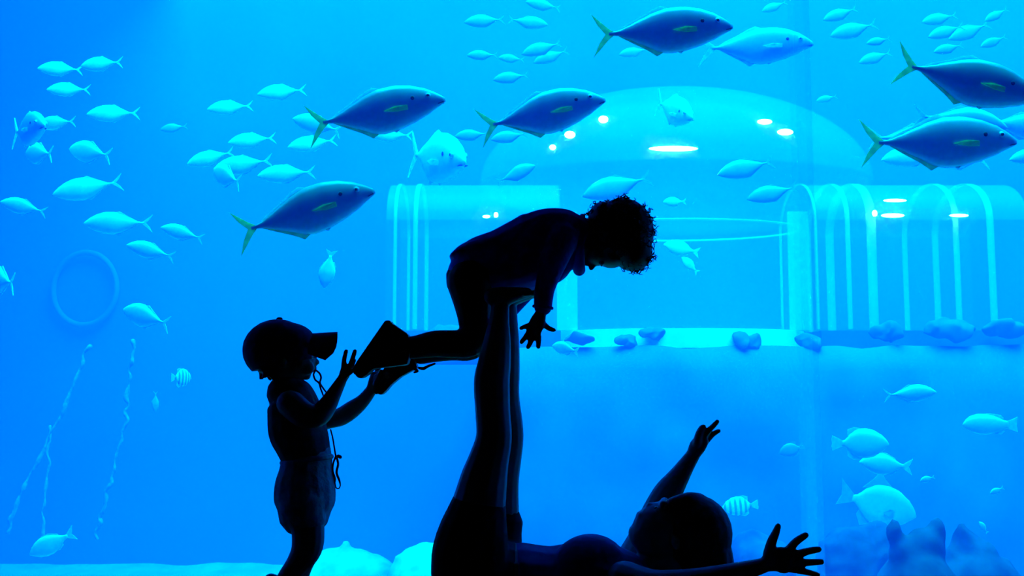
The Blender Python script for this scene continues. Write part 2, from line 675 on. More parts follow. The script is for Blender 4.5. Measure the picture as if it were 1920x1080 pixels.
for j in range(ny):
    for i in range(nx):
        a = j * (nx + 1) + i
        F.append((a, a + 1, a + nx + 2, a + nx + 1))
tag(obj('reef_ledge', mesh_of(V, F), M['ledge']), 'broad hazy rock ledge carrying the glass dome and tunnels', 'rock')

RG = 'small rocks along the ledge'
for i, (px, py, rx, ry, lb) in enumerate(((1082, 630, 24, 14, 'low rock at the ledge edge beside the round pale fish'),
                                          (1225, 626, 26, 12, 'flat rock on the ledge in the middle of the bright plinth'),
                                          (1180, 640, 22, 12, 'small rock below the bright plinth, nearer the outspread child hand'),
                                          (1386, 632, 14, 16, 'upright rock splitting the bright plinth in two'),
                                          (1408, 636, 15, 12, 'round rock leaning on the upright rock at the plinth'),
                                          (1515, 640, 18, 16, 'rock at the plinth end beside the glass joint'),
                                          (1660, 622, 34, 14, 'wide rock under the first rings of the ringed tunnel'),
                                          (1780, 618, 50, 16, 'wide low rock under the far half of the ringed tunnel'),
                                          (1880, 612, 40, 18, 'rock at the far end of the ringed tunnel'),
                                          (860, 625, 60, 14, 'low rock on the ledge behind the raised shins'))):
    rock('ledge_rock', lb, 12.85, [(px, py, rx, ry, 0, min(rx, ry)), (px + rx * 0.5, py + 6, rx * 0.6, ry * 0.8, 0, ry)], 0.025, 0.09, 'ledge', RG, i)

rock('reef_rock', 'rough speckled rock behind the spread hand of the lying adult', 8.6,
     [(1600, 1075, 62, 82), (1650, 1070, 50, 90), (1560, 1090, 30, 80), (1610, 1200, 120, 150)], 0.04, 0.05, 'rock', 'rocks on the tank floor', 3)
rock('reef_rock', 'dark rock with two rounded horns on its top', 7.2,
     [(1675, 1000, 13, 28), (1720, 1075, 52, 55), (1757, 1000, 14, 28), (1735, 1030, 36, 38), (1690, 1040, 25, 35), (1725, 1180, 85, 150)], 0.03, 0.03, 'rock', 'rocks on the tank floor', 9)
rock('reef_rock', 'peaked rock sloping away beside the two-horned rock', 7.8,
     [(1812, 1012, 18, 34), (1830, 1060, 45, 55), (1870, 1085, 40, 45), (1800, 1045, 24, 30), (1840, 1180, 95, 150)], 0.04, 0.05, 'rock', 'rocks on the tank floor', 14)
rock('reef_rock', 'hazy rock seen between the adult head and the spread hand', 9.5,
     [(1410, 1040, 40, 48), (1440, 1070, 50, 50), (1420, 1130, 80, 130)], 0.05, 0.06, 'rock', 'rocks on the tank floor', 21)
rock('sand_mound', 'pale pointed sand mound between the toddler and the raised legs', 14.5,
     [(650, 1060, 70, 22), (648, 1036, 10, 22), (640, 1100, 120, 70)], 0.05, 0.04, 'pale_stone', None, 31)
rock('pale_boulder', 'bright flat-topped boulder just behind the raised thigh', 12.5,
     [(800, 1062, 55, 22), (770, 1046, 30, 7), (800, 1110, 80, 90)], 0.04, 0.03, 'pale_stone', None, 33)

# faint things on the far side
def strand(label, Y, pts, r, seed):
    rnd = random.Random(seed)
    f = Fig(Y)
    rows = []
    for i in range(len(pts) - 1):
        for t in range(6):
            a = t / 6
            x = pts[i][0] + (pts[i + 1][0] - pts[i][0]) * a + rnd.uniform(-4, 4)
            y = pts[i][1] + (pts[i + 1][1] - pts[i][1]) * a
            rows.append((x, y, r * rnd.uniform(0.5, 1.6)))
    f.chain(rows, dens=3)
    b = P(pts[-1][0], pts[-1][1], Y)
    root = empty('tmp_root', b)
    o = f.plain('trailing_rope', M['rope'], root)
    o.parent = None
    o.location = b
    bpy.data.objects.remove(root)
    tag(o, label, 'rope', 'faint ropes hanging in the water')


strand('faint encrusted rope hanging straight behind the capped toddler', 12.0, [(252, 640), (240, 720), (236, 800), (212, 880), (190, 960), (178, 1020)], 3.2, 1)
strand('faint encrusted rope slanting toward the deep corner', 12.5, [(165, 650), (130, 740), (75, 860), (30, 940), (10, 1010)], 3.0, 2)
strand('faint short rope between the slanting and the straight one', 13.2, [(96, 800), (88, 880), (80, 960), (76, 1060)], 2.5, 3)

pr = P(152, 540, 19.7)
V, F = [], []
kk = m_per_px(540, 19.7)
for i in range(48):
    a = 2 * math.pi * i / 48
    for j in range(8):
        b = 2 * math.pi * j / 8
        r = (60 + 5 * math.cos(b)) * kk
        V.append((r * math.cos(a), 0.07 * math.sin(b), r * math.sin(a) * 1.15))
for i in range(48):
    for j in range(8):
        i2, j2 = (i + 1) % 48, (j + 1) % 8
        F.append((i * 8 + j, i2 * 8 + j, i2 * 8 + j2, i * 8 + j2))
po = obj('porthole_rim', mesh_of(V, F), M['rim'], None, (pr.x, TANK_Y1 - 0.12, pr.z))
tag(po, 'very faint round porthole rim on the far tank wall', 'porthole')

# ------------------------------------------------------------------ fish
def fishmat(name, back, belly, z0=0.02, z1=-0.06, rough=0.35, stripe=None):
    m = mat(name, belly, rough, 0.08, 30, 0.0, 0.5)
    nt = m.node_tree
    b = nt.nodes['Principled BSDF']
    tc = nt.nodes['Texture Coordinate']
    sp = nt.nodes.new('ShaderNodeSeparateXYZ')
    nt.links.new(tc.outputs['Object'], sp.inputs[0])
    mr = nt.nodes.new('ShaderNodeMapRange')
    mr.inputs['From Min'].default_value = z1
    mr.inputs['From Max'].default_value = z0
    nt.links.new(sp.outputs['Z'], mr.inputs['Value'])
    mx = nt.nodes.new('ShaderNodeMix')
    mx.data_type = 'RGBA'
    nt.links.new(mr.outputs['Result'], mx.inputs['Factor'])
    nt.links.new(nt.nodes['Color Ramp'].outputs['Color'], mx.inputs[6])
    mx.inputs[7].default_value = (*back, 1)
    out = mx.outputs[2]
    if stripe:
        wv = nt.nodes.new('ShaderNodeTexWave')
        wv.inputs['Scale'].default_value = stripe
        wv.bands_direction = 'X'
        nt.links.new(tc.outputs['Object'], wv.inputs['Vector'])
        cr = nt.nodes.new('ShaderNodeValToRGB')
        cr.color_ramp.elements[0].position = 0.35
        cr.color_ramp.elements[1].position = 0.5
        cr.color_ramp.elements[0].color = (0.35, 0.40, 0.48, 1)
        cr.color_ramp.elements[1].color = (1, 1, 1, 1)
        nt.links.new(wv.outputs['Fac'], cr.inputs['Fac'])
        m2 = nt.nodes.new('ShaderNodeMix')
        m2.data_type = 'RGBA'
        m2.blend_type = 'MULTIPLY'
        m2.inputs['Factor'].default_value = 1.0
        nt.links.new(out, m2.inputs[6])
        nt.links.new(cr.outputs['Color'], m2.inputs[7])
        out = m2.outputs[2]
    nt.links.new(out, b.inputs['Base Color'])
    return m


M['trevally'] = fishmat('trevally_skin', (0.16, 0.44, 0.50), (0.35, 0.68, 0.72), 0.10, -0.12)
M['trevally_fin'] = mat('trevally_fin', (0.80, 0.85, 0.40), 0.5, 0.2, 20, 0, 0.3, translucent=0.6)
M['trevally_edge'] = mat('pale_fin', (0.88, 0.9, 0.85), 0.5, 0.1, 20, 0, 0.3, translucent=0.6)
M['silver'] = fishmat('silver_skin', (0.62, 0.66, 0.68), (0.80, 0.83, 0.85), 0.1, -0.1, 0.5)
M['hazy_skin'] = fishmat('haze_tinted_skin', (0.16, 0.26, 0.38), (0.22, 0.32, 0.44), 0.1, -0.1, 0.5)  # water haze mixed into the skin colour of far fish
M['part_hazed'] = fishmat('part_hazed_skin', (0.30, 0.40, 0.46), (0.48, 0.56, 0.60), 0.1, -0.1, 0.5)  # half-faded skin colour imitates haze over the spadefish
M['hazy_fin'] = mat('haze_tinted_fin', (0.34, 0.46, 0.52), 0.6, 0.1, 20, 0, 0.3, translucent=0.4)  # fin colour dulled to imitate haze
M['silver_fin'] = mat('silver_fin', (0.8, 0.84, 0.85), 0.6, 0.1, 20, 0, 0.3, translucent=0.5)
M['striped'] = fishmat('striped_skin', (0.85, 0.87, 0.88), (0.9, 0.92, 0.93), 0.1, -0.1, 0.5, stripe=2.2)
M['eye_white'] = mat('fish_eye', (0.75, 0.78, 0.8), 0.2, 0.05, 10, 0, 0.6)
M['pupil'] = mat('fish_pupil', (0.01, 0.01, 0.015), 0.15, 0.1, 10, 0, 0.7)
M['dark_spot'] = mat('gill_spot', (0.03, 0.03, 0.05), 0.5, 0.1, 10)


def interp(tab, s):
    for (a, u), (b, v) in zip(tab, tab[1:]):
        if s <= b:
            t = (s - a) / (b - a)
            t = t * t * (3 - 2 * t) * 0.35 + t * 0.65
            return u + (v - u) * t
    return tab[-1][1]


def fish_body(up, lo, th, s1, n=26, seg=16):
    V, F = [], []
    for i in range(n + 1):
        s = s1 * (i / n) ** 1.15 if i else 0.0
        u, l, t = interp(up, s), interp(lo, s), interp(th, s)
        zc, h = (u + l) / 2, max((u - l) / 2, 0.002)
        for k in range(seg):
            a = 2 * math.pi * k / seg
            c, q = math.cos(a), math.sin(a)
            V.append((0.5 - s, max(t, 0.002) * math.copysign(abs(q) ** 0.85, q), zc + h * math.copysign(abs(c) ** 1.05, c)))
    for i in range(n):
        for k in range(seg):
            k2 = (k + 1) % seg
            F.append((i * seg + k, i * seg + k2, (i + 1) * seg + k2, (i + 1) * seg + k))
    F.append(tuple(range(seg)))
    F.append(tuple(n * seg + k for k in range(seg)))
    return mesh_of(V, F)


def fin(poly, t=0.004, bend=0.0):
    """poly: (s, z) outline; a thin solid fin in the mid plane"""
    V, F = [], []
    n = len(poly)
    for sg in (-1, 1):
        for s, z in poly:
            V.append((0.5 - s, sg * t + bend * (s - 0.86), z))
    F.append(tuple(range(n)))
    F.append(tuple(range(n, 2 * n))[::-1])
    for k in range(n):
        k2 = (k + 1) % n
        F.append((k, k2, n + k2, n + k))
    me = bpy.data.meshes.new('fin')
    me.from_pydata(V, [], F)
    bm = bmesh.new()
    bm.from_mesh(me)
    bmesh.ops.triangulate(bm, faces=[f for f in bm.faces if len(f.verts) > 4])
    bmesh.ops.recalc_face_normals(bm, faces=bm.faces)
    bm.to_mesh(me)
    bm.free()
    return me


def side_fin(s, z, L, h, y, side, drop=0.0):
    V = [(0.5 - s, side * y, z + h * 0.4), (0.5 - s - L * 0.5, side * (y + 0.012), z + h * 0.5 - drop * 0.5), (0.5 - s - L, side * (y + 0.012), z - drop),
         (0.5 - s - L * 0.45, side * (y + 0.012), z - h * 0.5 - drop * 0.5), (0.5 - s, side * y, z - h * 0.4)]
    V2 = [(a, b + side * 0.006, c) for a, b, c in V]
    n = 5
    F = [tuple(range(n)), tuple(range(n, 2 * n))[::-1]] + [(k, (k + 1) % n, n + (k + 1) % n, n + k) for k in range(n)]
    return mesh_of(V + V2, F, smooth=False)


def eye_mesh(s, z, y, r, side, fl=0.45):
    V, F = [], []
    ellipsoid(V, F, (0.5 - s, side * y, z), (r, r * fl, r), 12, 8)
    return mesh_of(V, F)


KIND = {}


def kind(name, parts):
    KIND[name] = parts   # list of (part name, mesh, material, parent index or None)


def fork(w, up, dn, notch=0.905, s0=0.845, tip=1.0):
    return [(s0, w), (0.885, w + 0.03 * up / 0.15), (tip, up), (0.955, up * 0.42), (notch, 0.0), (0.955, -dn * 0.42), (tip, -dn), (0.885, -w - 0.03 * dn / 0.15), (s0, -w)]


tu = [(0, 0.012), (0.02, 0.030), (0.07, 0.070), (0.14, 0.112), (0.24, 0.150), (0.34, 0.168), (0.46, 0.165), (0.55, 0.140), (0.65, 0.094), (0.75, 0.046), (0.82, 0.016), (0.88, 0.013)]
tl = [(0, -0.016), (0.02, -0.028), (0.07, -0.052), (0.15, -0.092), (0.26, -0.132), (0.36, -0.158), (0.46, -0.168), (0.53, -0.157), (0.65, -0.096), (0.75, -0.046), (0.82, -0.016), (0.88, -0.013)]
tt = [(0, 0.006), (0.05, 0.03), (0.14, 0.055), (0.30, 0.072), (0.45, 0.070), (0.6, 0.05), (0.75, 0.022), (0.82, 0.012), (0.88, 0.008)]
kind('trevally', [
    ('body', fish_body(tu, tl, tt, 0.88), 'trevally', None),
    ('tail_fin', fin(fork(0.012, 0.155, 0.165), 0.005), 'trevally_fin', None),
    ('dorsal_fin', fin([(0.42, 0.155), (0.50, 0.182), (0.56, 0.160), (0.66, 0.104), (0.76, 0.058), (0.815, 0.022), (0.74, 0.042), (0.62, 0.095), (0.52, 0.13)], 0.004), 'trevally_edge', None),
    ('anal_fin', fin([(0.50, -0.155), (0.55, -0.182), (0.62, -0.132), (0.72, -0.075), (0.81, -0.022), (0.74, -0.04), (0.62, -0.095), (0.54, -0.13)], 0.004), 'trevally_fin', None),
    ('pelvic_fin', fin([(0.33, -0.13), (0.38, -0.172), (0.42, -0.150), (0.40, -0.14)], 0.004), 'trevally_edge', None),
    ('pectoral_fin', side_fin(0.27, -0.025, 0.17, 0.040, 0.067, -1), 'trevally_fin', None),
    ('pectoral_fin', side_fin(0.27, -0.025, 0.17, 0.040, 0.067, 1), 'trevally_fin', None),
    ('eye', eye_mesh(0.115, 0.036, 0.044, 0.021, -1, 0.7), 'eye_white', None),
    ('pupil', eye_mesh(0.115, 0.036, 0.056, 0.010, -1, 0.6), 'pupil', 7),
    ('eye', eye_mesh(0.115, 0.036, 0.044, 0.021, 1, 0.7), 'eye_white', None),
    ('pupil', eye_mesh(0.115, 0.036, 0.056, 0.010, 1, 0.6), 'pupil', 9),
    ('gill_spot', eye_mesh(0.225, 0.035, 0.064, 0.014, -1, 0.3), 'dark_spot', None),
    ('gill_spot', eye_mesh(0.225, 0.035, 0.064, 0.014, 1, 0.3), 'dark_spot', None),
    ('mouth', fin([(0.012, -0.016), (0.055, -0.026), (0.055, -0.030), (0.014, -0.021)], 0.026), 'dark_spot', None),
])
ju = [(0, 0.0), (0.03, 0.03), (0.10, 0.085), (0.2, 0.135), (0.32, 0.165), (0.44, 0.165), (0.55, 0.13), (0.68, 0.07), (0.80, 0.018), (0.88, 0.012)]
jl = [(0, -0.01), (0.03, -0.032), (0.10, -0.075), (0.2, -0.12), (0.32, -0.152), (0.44, -0.165), (0.55, -0.145), (0.68, -0.075), (0.80, -0.018), (0.88, -0.012)]
jt = [(0, 0.006), (0.06, 0.03), (0.2, 0.06), (0.4, 0.068), (0.6, 0.045), (0.8, 0.012), (0.88, 0.008)]
kind('jack', [
    ('body', fish_body(ju, jl, jt, 0.88, 20, 12), 'silver', None),
    ('tail_fin', fin(fork(0.012, 0.12, 0.135), 0.005), 'silver_fin', None),
    ('dorsal_fin', fin([(0.45, 0.16), (0.52, 0.172), (0.66, 0.092), (0.79, 0.026), (0.66, 0.07)], 0.004), 'silver_fin', None),
    ('anal_fin', fin([(0.47, -0.16), (0.53, -0.175), (0.66, -0.098), (0.79, -0.026), (0.66, -0.07)], 0.004), 'silver_fin', None),
])
bu = [(0, 0.0), (0.03, 0.04), (0.10, 0.11), (0.2, 0.17), (0.32, 0.205), (0.46, 0.20), (0.58, 0.155), (0.70, 0.085), (0.78, 0.042), (0.85, 0.038)]
bl = [(0, -0.01), (0.03, -0.04), (0.10, -0.09), (0.2, -0.15), (0.32, -0.195), (0.46, -0.20), (0.58, -0.165), (0.70, -0.09), (0.78, -0.042), (0.85, -0.038)]
kind('bream', [
    ('body', fish_body(bu, bl, jt, 0.85, 20, 12), 'silver', None),
    ('tail_fin', fin([(0.82, 0.036), (0.9, 0.09), (1.0, 0.155), (0.96, 0.05), (0.93, 0.0), (0.96, -0.05), (1.0, -0.155), (0.9, -0.09), (0.82, -0.036)], 0.005), 'silver_fin', None),
    ('dorsal_fin', fin([(0.25, 0.18), (0.36, 0.222), (0.5, 0.215), (0.66, 0.135), (0.70, 0.08), (0.5, 0.18)], 0.004), 'silver_fin', None),
    ('anal_fin', fin([(0.5, -0.18), (0.6, -0.19), (0.70, -0.13), (0.70, -0.08)], 0.004), 'silver_fin', None),
])
ru = [(0, 0.01), (0.05, 0.09), (0.14, 0.17), (0.28, 0.245), (0.42, 0.27), (0.56, 0.25), (0.68, 0.165), (0.76, 0.06), (0.82, 0.045)]
rl = [(0, -0.02), (0.05, -0.07), (0.14, -0.15), (0.28, -0.225), (0.42, -0.25), (0.56, -0.235), (0.68, -0.15), (0.76, -0.055), (0.82, -0.04)]
fan = [(0.79, 0.04), (0.88, 0.09), (0.985, 0.135), (1.0, 0.06), (0.99, 0.0), (1.0, -0.06), (0.985, -0.13), (0.88, -0.085), (0.79, -0.04)]
kind('disc', [
    ('body', fish_body(ru, rl, jt, 0.82, 20, 12), 'silver', None),
    ('tail_fin', fin(fan, 0.005), 'silver_fin', None),
    ('dorsal_fin', fin([(0.35, 0.25), (0.6, 0.285), (0.72, 0.24), (0.72, 0.13), (0.6, 0.22)], 0.004), 'silver_fin', None),
    ('anal_fin', fin([(0.4, -0.23), (0.62, -0.28), (0.72, -0.22), (0.72, -0.11), (0.6, -0.2)], 0.004), 'silver_fin', None),
])
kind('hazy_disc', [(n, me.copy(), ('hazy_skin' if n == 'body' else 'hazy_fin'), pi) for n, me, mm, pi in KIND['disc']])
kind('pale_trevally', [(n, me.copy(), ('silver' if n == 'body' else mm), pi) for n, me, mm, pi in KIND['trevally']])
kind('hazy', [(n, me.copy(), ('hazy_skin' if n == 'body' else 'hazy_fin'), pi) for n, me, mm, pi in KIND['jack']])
kind('striped', [(n, me.copy(), ('striped' if n == 'body' else mm), pi) for n, me, mm, pi in KIND['disc']])
wu = [(0, 0.0), (0.05, 0.08), (0.14, 0.15), (0.28, 0.19), (0.42, 0.19), (0.56, 0.165), (0.68, 0.12), (0.76, 0.08), (0.84, 0.07)]
wl = [(0, -0.02), (0.05, -0.08), (0.14, -0.14), (0.28, -0.18), (0.42, -0.185), (0.56, -0.165), (0.68, -0.12), (0.76, -0.075), (0.84, -0.065)]
kind('wrasse', [
    ('body', fish_body(wu, wl, jt, 0.84, 20, 12), 'silver', None),
    ('tail_fin', fin([(0.8, 0.068), (0.9, 0.10), (1.0, 0.15), (0.985, 0.0), (1.0, -0.13), (0.9, -0.095), (0.8, -0.065)], 0.006), 'silver_fin', None),
    ('dorsal_fin', fin([(0.3, 0.18), (0.5, 0.205), (0.7, 0.175), (0.75, 0.12), (0.7, 0.09), (0.5, 0.16)], 0.004), 'silver_fin', None),
    ('anal_fin', fin([(0.5, -0.17), (0.7, -0.175), (0.76, -0.12), (0.72, -0.08)], 0.004), 'silver_fin', None),
])
kind('spadefish', [
    ('body', fish_body(ru, rl, jt, 0.82, 20, 12), 'part_hazed', None),
    ('tail_fin', fin([(0.79, 0.04), (0.9, 0.12), (1.0, 0.20), (0.96, 0.0), (1.0, -0.13), (0.88, -0.08), (0.79, -0.04)], 0.005), 'hazy_fin', None),
    ('dorsal_fin', fin([(0.35, 0.25), (0.47, 0.33), (0.55, 0.42), (0.62, 0.30), (0.73, 0.16), (0.6, 0.2)], 0.004), 'hazy_fin', None),
    ('anal_fin', fin([(0.45, -0.22), (0.66, -0.30), (0.73, -0.18), (0.7, -0.10)], 0.004), 'hazy_fin', None),
    ('pectoral_fin', side_fin(0.3, -0.04, 0.14, 0.09, 0.062, -1, 0.03), 'hazy_fin', None),
    ('pectoral_fin', side_fin(0.3, -0.04, 0.14, 0.09, 0.062, 1, 0.03), 'hazy_fin', None),
])
for parts in KIND.values():
    for n, me, mm, pi in parts:
        me.materials.clear()
        me.materials.append(M[mm])


def put_fish(kd, nose, tail, Y, label, yaw=0.0, group=None, name=None, roll=0.0):
    """nose and tail tip as seen, at distance Y; yaw: degrees the nose turns away from (+) or toward (-) the viewer"""
    a, b = P(nose[0], nose[1], Y), P(tail[0], tail[1], Y)
    v = a - b
    L2 = v.length
    v += ((a + b) / 2 - CAM).normalized() * (L2 * math.tan(math.radians(yaw)))
    X = v.normalized()
    Zu = Vector((0, 0, 1))
    Yv = Zu.cross(X).normalized()
    Z = X.cross(Yv).normalized()
    R = Matrix((X, Yv, Z)).transposed().to_4x4() @ Matrix.Rotation(math.radians(roll), 4, 'X')
    sc = v.length
    root = bpy.data.objects.new(name or kd, None)
    C.objects.link(root)
    root.matrix_world = Matrix.Translation((a + b) / 2) @ R @ Matrix.Diagonal((sc, sc, sc, 1))
    made = []
    for n, me, mm, pi in KIND[kd]:
        o = bpy.data.objects.new(n, me)
        C.objects.link(o)
        o.parent = root if pi is None else made[pi]
        made.append(o)
    tag(root, label, 'fish', group)


T = 'large dark trevally near the glass'
N = 'trevally'
put_fish('trevally', (835, 186), (575, 236), 5.3, 'dark blue trevally with a pale belly edge, leading the pair above the bending child', 0, T, N)
put_fish('trevally', (1135, 187), (896, 240), 5.4, 'dark trevally with a green tail swimming past the dome highlights', 0, T, N)
put_fish('trevally', (1374, 50), (1110, 66), 5.2, 'darkest trevally cut by the top edge, overlapping a paler one', 0, T, N)
put_fish('trevally', (1524, 82), (1308, 92), 7.6, 'half-lit pale trevally just ahead of the darkest one', -12, T, N)
put_fish('trevally', (1950, 186), (1677, 117), 5.1, 'nose-down dark trevally leaving the frame', 0, T, N)
put_fish('trevally', (1906, 266), (1612, 268), 5.3, 'dark trevally with a pale pectoral fin, below the nose-down one', 0, T, N)
put_fish('trevally', (703, 358), (440, 438), 5.2, 'nose-up dark trevally above the capped toddler', 0, T, N)
G3 = 'trevally turned toward the viewer'
put_fish('pale_trevally', (868, 304), (766, 288), 9.5, 'tall-looking pale trevally turned toward the glass, above the tunnel', -68, G3, N)
put_fish('pale_trevally', (1297, 222), (1230, 190), 10.0, 'ghostly trevally turned toward the glass in front of the dome', -64, G3, N)
put_fish('trevally', (82, 236), (24, 250), 7.8, 'dark-faced trevally turned toward the glass at the edge of the shoal', -70, G3, N)

SH = 'pale silvery shoal fish'
J = 'silver_fish'
for nose, tail, Y, yaw, lb in (
    ((70, 128), (156, 131), 8.5, 0, 'pale fish leading the topmost pair of the shoal'),
    ((151, 124), (230, 116), 8.3, 15, 'deep pale fish second in the topmost pair of the shoal'),
    ((87, 168), (170, 168), 8.8, 0, 'pale fish just below the topmost pair of the shoal'),
    ((68, 234), (142, 227), 7.2, 15, 'bright fish partly behind the dark-faced turned trevally'),
    ((162, 214), (263, 212), 8.8, 0, 'dim pale fish alone below the topmost pair'),
    ((129, 279), (208, 292), 7.0, 40, 'round bright fish with a wide V tail'),
    ((48, 288), (98, 288), 7.0, 62, 'bright turned fish hanging under the dark-faced trevally'),
    ((98, 365), (230, 340), 7.8, 0, 'nose-down pale fish in the middle of the shoal'),
    ((0, 378), (88, 398), 7.0, 0, 'bright fish touching the edge with its nose'),
    ((156, 419), (286, 418), 7.4, 0, 'large bright fish lying level below the nose-down one'),
    ((301, 426), (382, 448), 7.0, 0, 'small bright fish following the large level one'),
    ((237, 459), (328, 482), 7.0, 0, 'bright nose-up fish lowest of the close group'),
    ((-22, 522), (26, 531), 6.8, 70, 'fish cut by the frame with only its tail half showing'),
    ((230, 580), (317, 608), 7.0, 35, 'bright deep fish alone over the deep blue water'),
    ((388, 205), (475, 198), 9.2, 0, 'dim fish in the second row, furthest from the dark trevally'),
    ((482, 177), (575, 168), 8.6, 0, 'pale fish above the dark trevally tail'),
    ((548, 222), (640, 246), 7.2, 20, 'bright fish crossed by the dark trevally tail'),
    ((539, 276), (632, 262), 9.6, 0, 'dim fish under the dark trevally tail tip'),
    ((427, 268), (518, 258), 9.0, 0, 'dim fish above the clustered three'),
    ((350, 308), (440, 284), 8.2, 0, 'first fish of the clustered group, nose down'),
    ((399, 318), (512, 300), 7.6, 0, 'largest fish of the clustered group'),
    ((400, 320), (450, 342), 7.0, 60, 'bright turned fish below the clustered group'),
    ((482, 330), (592, 322), 7.8, 0, 'last fish of the clustered group, above the nose-up trevally'),
    ((690, 252), (774, 254), 8.8, 0, 'pale fish below the belly of the leading trevally'),
    ((1756, 735), (1657, 741), 7.0, 0, 'bright solitary fish swimming above the reef'),
):
    put_fish('jack', nose, tail, Y + 1.3, lb, yaw, SH, J)
put_fish('bream', (608, 541), (622, 468), 8.4, 'small fish diving steeply below the nose-up trevally', 0, None, 'diving_fish')
put_fish('striped', (359, 709), (321, 708), 7.6, 'small striped fish beside the cap of the toddler', 60, None, 'striped_fish')
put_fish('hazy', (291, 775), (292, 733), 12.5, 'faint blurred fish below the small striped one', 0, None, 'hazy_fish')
put_fish('bream', (55, 1040), (140, 998), 8.8, 'bright bream diving in the deep corner', 0, None, 'bream')
put_fish('bream', (1035, 648), (1085, 660), 8.0, 'pale round fish under the outspread child hand', 35, None, 'bream')
put_fish('wrasse', (1805, 795), (1908, 797), 8.8, 'bright blunt fish with a square tail', 0, None, 'wrasse')
put_fish('disc', (1667, 833), (1559, 831), 9.0, 'deep-bodied bright fish with a fan tail', 0, None, 'surgeonfish')
put_fish('bream', (1611, 866), (1711, 876), 9.2, 'bright fork-tailed bream just below the fan-tailed fish', 0, None, 'bream')
put_fish('spadefish', (1718, 968), (1572, 926), 11.4, 'large hazy tall-finned fish hovering over the horned rock', 0, None, 'spadefish')
put_fish('striped', (1354, 952), (1422, 946), 11.0, 'thin banded fish next to the head of the lying adult', 0, None, 'striped_fish')
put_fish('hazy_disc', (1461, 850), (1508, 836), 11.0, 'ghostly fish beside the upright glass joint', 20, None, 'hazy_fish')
for nose, tail, Y, lb in (((1725, 902), (1753, 894), 8.5, 'tiny fish between the bream and the far reef'),
                          ((1856, 926), (1882, 914), 8.0, 'tiny bright fish highest over the peaked rock'),
                          ((1836, 978), (1852, 1000), 8.5, 'tiny fish close above the peaked rock slope'),
                          ((1243, 379), (1287, 378), 10.5, 'small oval fish just ahead of the curly hair'),
                          ((1244, 458), (1312, 474), 11.5, 'upper pale fish inside the drum next to the curly head'),
                          ((1278, 482), (1309, 512), 11.5, 'lower pale fish inside the drum next to the curly head')):
    put_fish('bream', nose, tail, Y, lb, 0, 'small fish around the reef and dome', 'small_fish')
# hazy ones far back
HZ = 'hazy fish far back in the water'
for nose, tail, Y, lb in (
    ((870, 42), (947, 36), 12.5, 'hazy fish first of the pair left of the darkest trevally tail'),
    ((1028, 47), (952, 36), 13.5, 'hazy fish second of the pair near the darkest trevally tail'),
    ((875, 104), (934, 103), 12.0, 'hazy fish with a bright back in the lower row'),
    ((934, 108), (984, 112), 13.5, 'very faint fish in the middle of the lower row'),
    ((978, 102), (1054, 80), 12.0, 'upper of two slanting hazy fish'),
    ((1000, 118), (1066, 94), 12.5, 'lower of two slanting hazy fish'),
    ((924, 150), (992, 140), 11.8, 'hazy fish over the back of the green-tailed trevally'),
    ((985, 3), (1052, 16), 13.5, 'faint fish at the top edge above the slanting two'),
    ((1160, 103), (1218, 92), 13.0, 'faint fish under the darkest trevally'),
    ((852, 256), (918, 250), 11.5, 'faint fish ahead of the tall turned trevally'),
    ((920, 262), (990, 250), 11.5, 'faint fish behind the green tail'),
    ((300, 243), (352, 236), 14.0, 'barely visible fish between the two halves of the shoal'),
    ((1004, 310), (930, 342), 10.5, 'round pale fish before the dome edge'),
    ((1345, 328), (1452, 302), 11.5, 'wide pale fish below the strip highlight'),
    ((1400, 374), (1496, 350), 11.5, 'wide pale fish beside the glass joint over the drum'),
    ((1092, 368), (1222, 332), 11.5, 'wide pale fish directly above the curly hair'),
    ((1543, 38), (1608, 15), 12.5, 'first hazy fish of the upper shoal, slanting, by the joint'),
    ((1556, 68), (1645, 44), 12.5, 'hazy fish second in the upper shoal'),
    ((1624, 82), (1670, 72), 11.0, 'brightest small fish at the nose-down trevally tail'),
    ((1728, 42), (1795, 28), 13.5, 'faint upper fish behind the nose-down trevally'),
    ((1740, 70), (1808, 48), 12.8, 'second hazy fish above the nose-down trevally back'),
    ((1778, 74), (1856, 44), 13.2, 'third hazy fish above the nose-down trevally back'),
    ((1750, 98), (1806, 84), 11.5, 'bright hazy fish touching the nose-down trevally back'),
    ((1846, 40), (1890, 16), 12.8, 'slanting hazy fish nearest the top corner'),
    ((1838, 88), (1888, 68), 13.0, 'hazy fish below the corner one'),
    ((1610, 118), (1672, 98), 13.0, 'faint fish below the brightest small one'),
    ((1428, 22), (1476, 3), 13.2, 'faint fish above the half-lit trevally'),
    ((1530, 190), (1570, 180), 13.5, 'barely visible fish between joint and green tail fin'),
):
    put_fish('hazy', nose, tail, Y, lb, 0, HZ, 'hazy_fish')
BR = 'bright fish behind the two dark trevally'
for nose, tail, Y, yaw, lb in (((1800, 262), (1628, 258), 7.4, 0, 'bright fish mostly hidden behind the pale-finned trevally'),
                               ((1890, 240), (1712, 216), 6.6, 0, 'brightest fish squeezed between the two dark trevally'),
                               ((1995, 244), (1838, 228), 7.2, 0, 'bright fish leaving the frame between the two dark trevally'),
                               ((1738, 296), (1856, 302), 8.2, 0, 'pale fish under the belly of the pale-finned trevally'),
                               ((1892, 300), (1985, 286), 8.0, 0, 'pale fish at the frame edge ahead of the trevally nose'),
                               ((1652, 300), (1770, 286), 9.0, 0, 'dim fish under the tail of the pale-finned trevally')):
    put_fish('jack', nose, tail, Y, lb, yaw, BR, J)

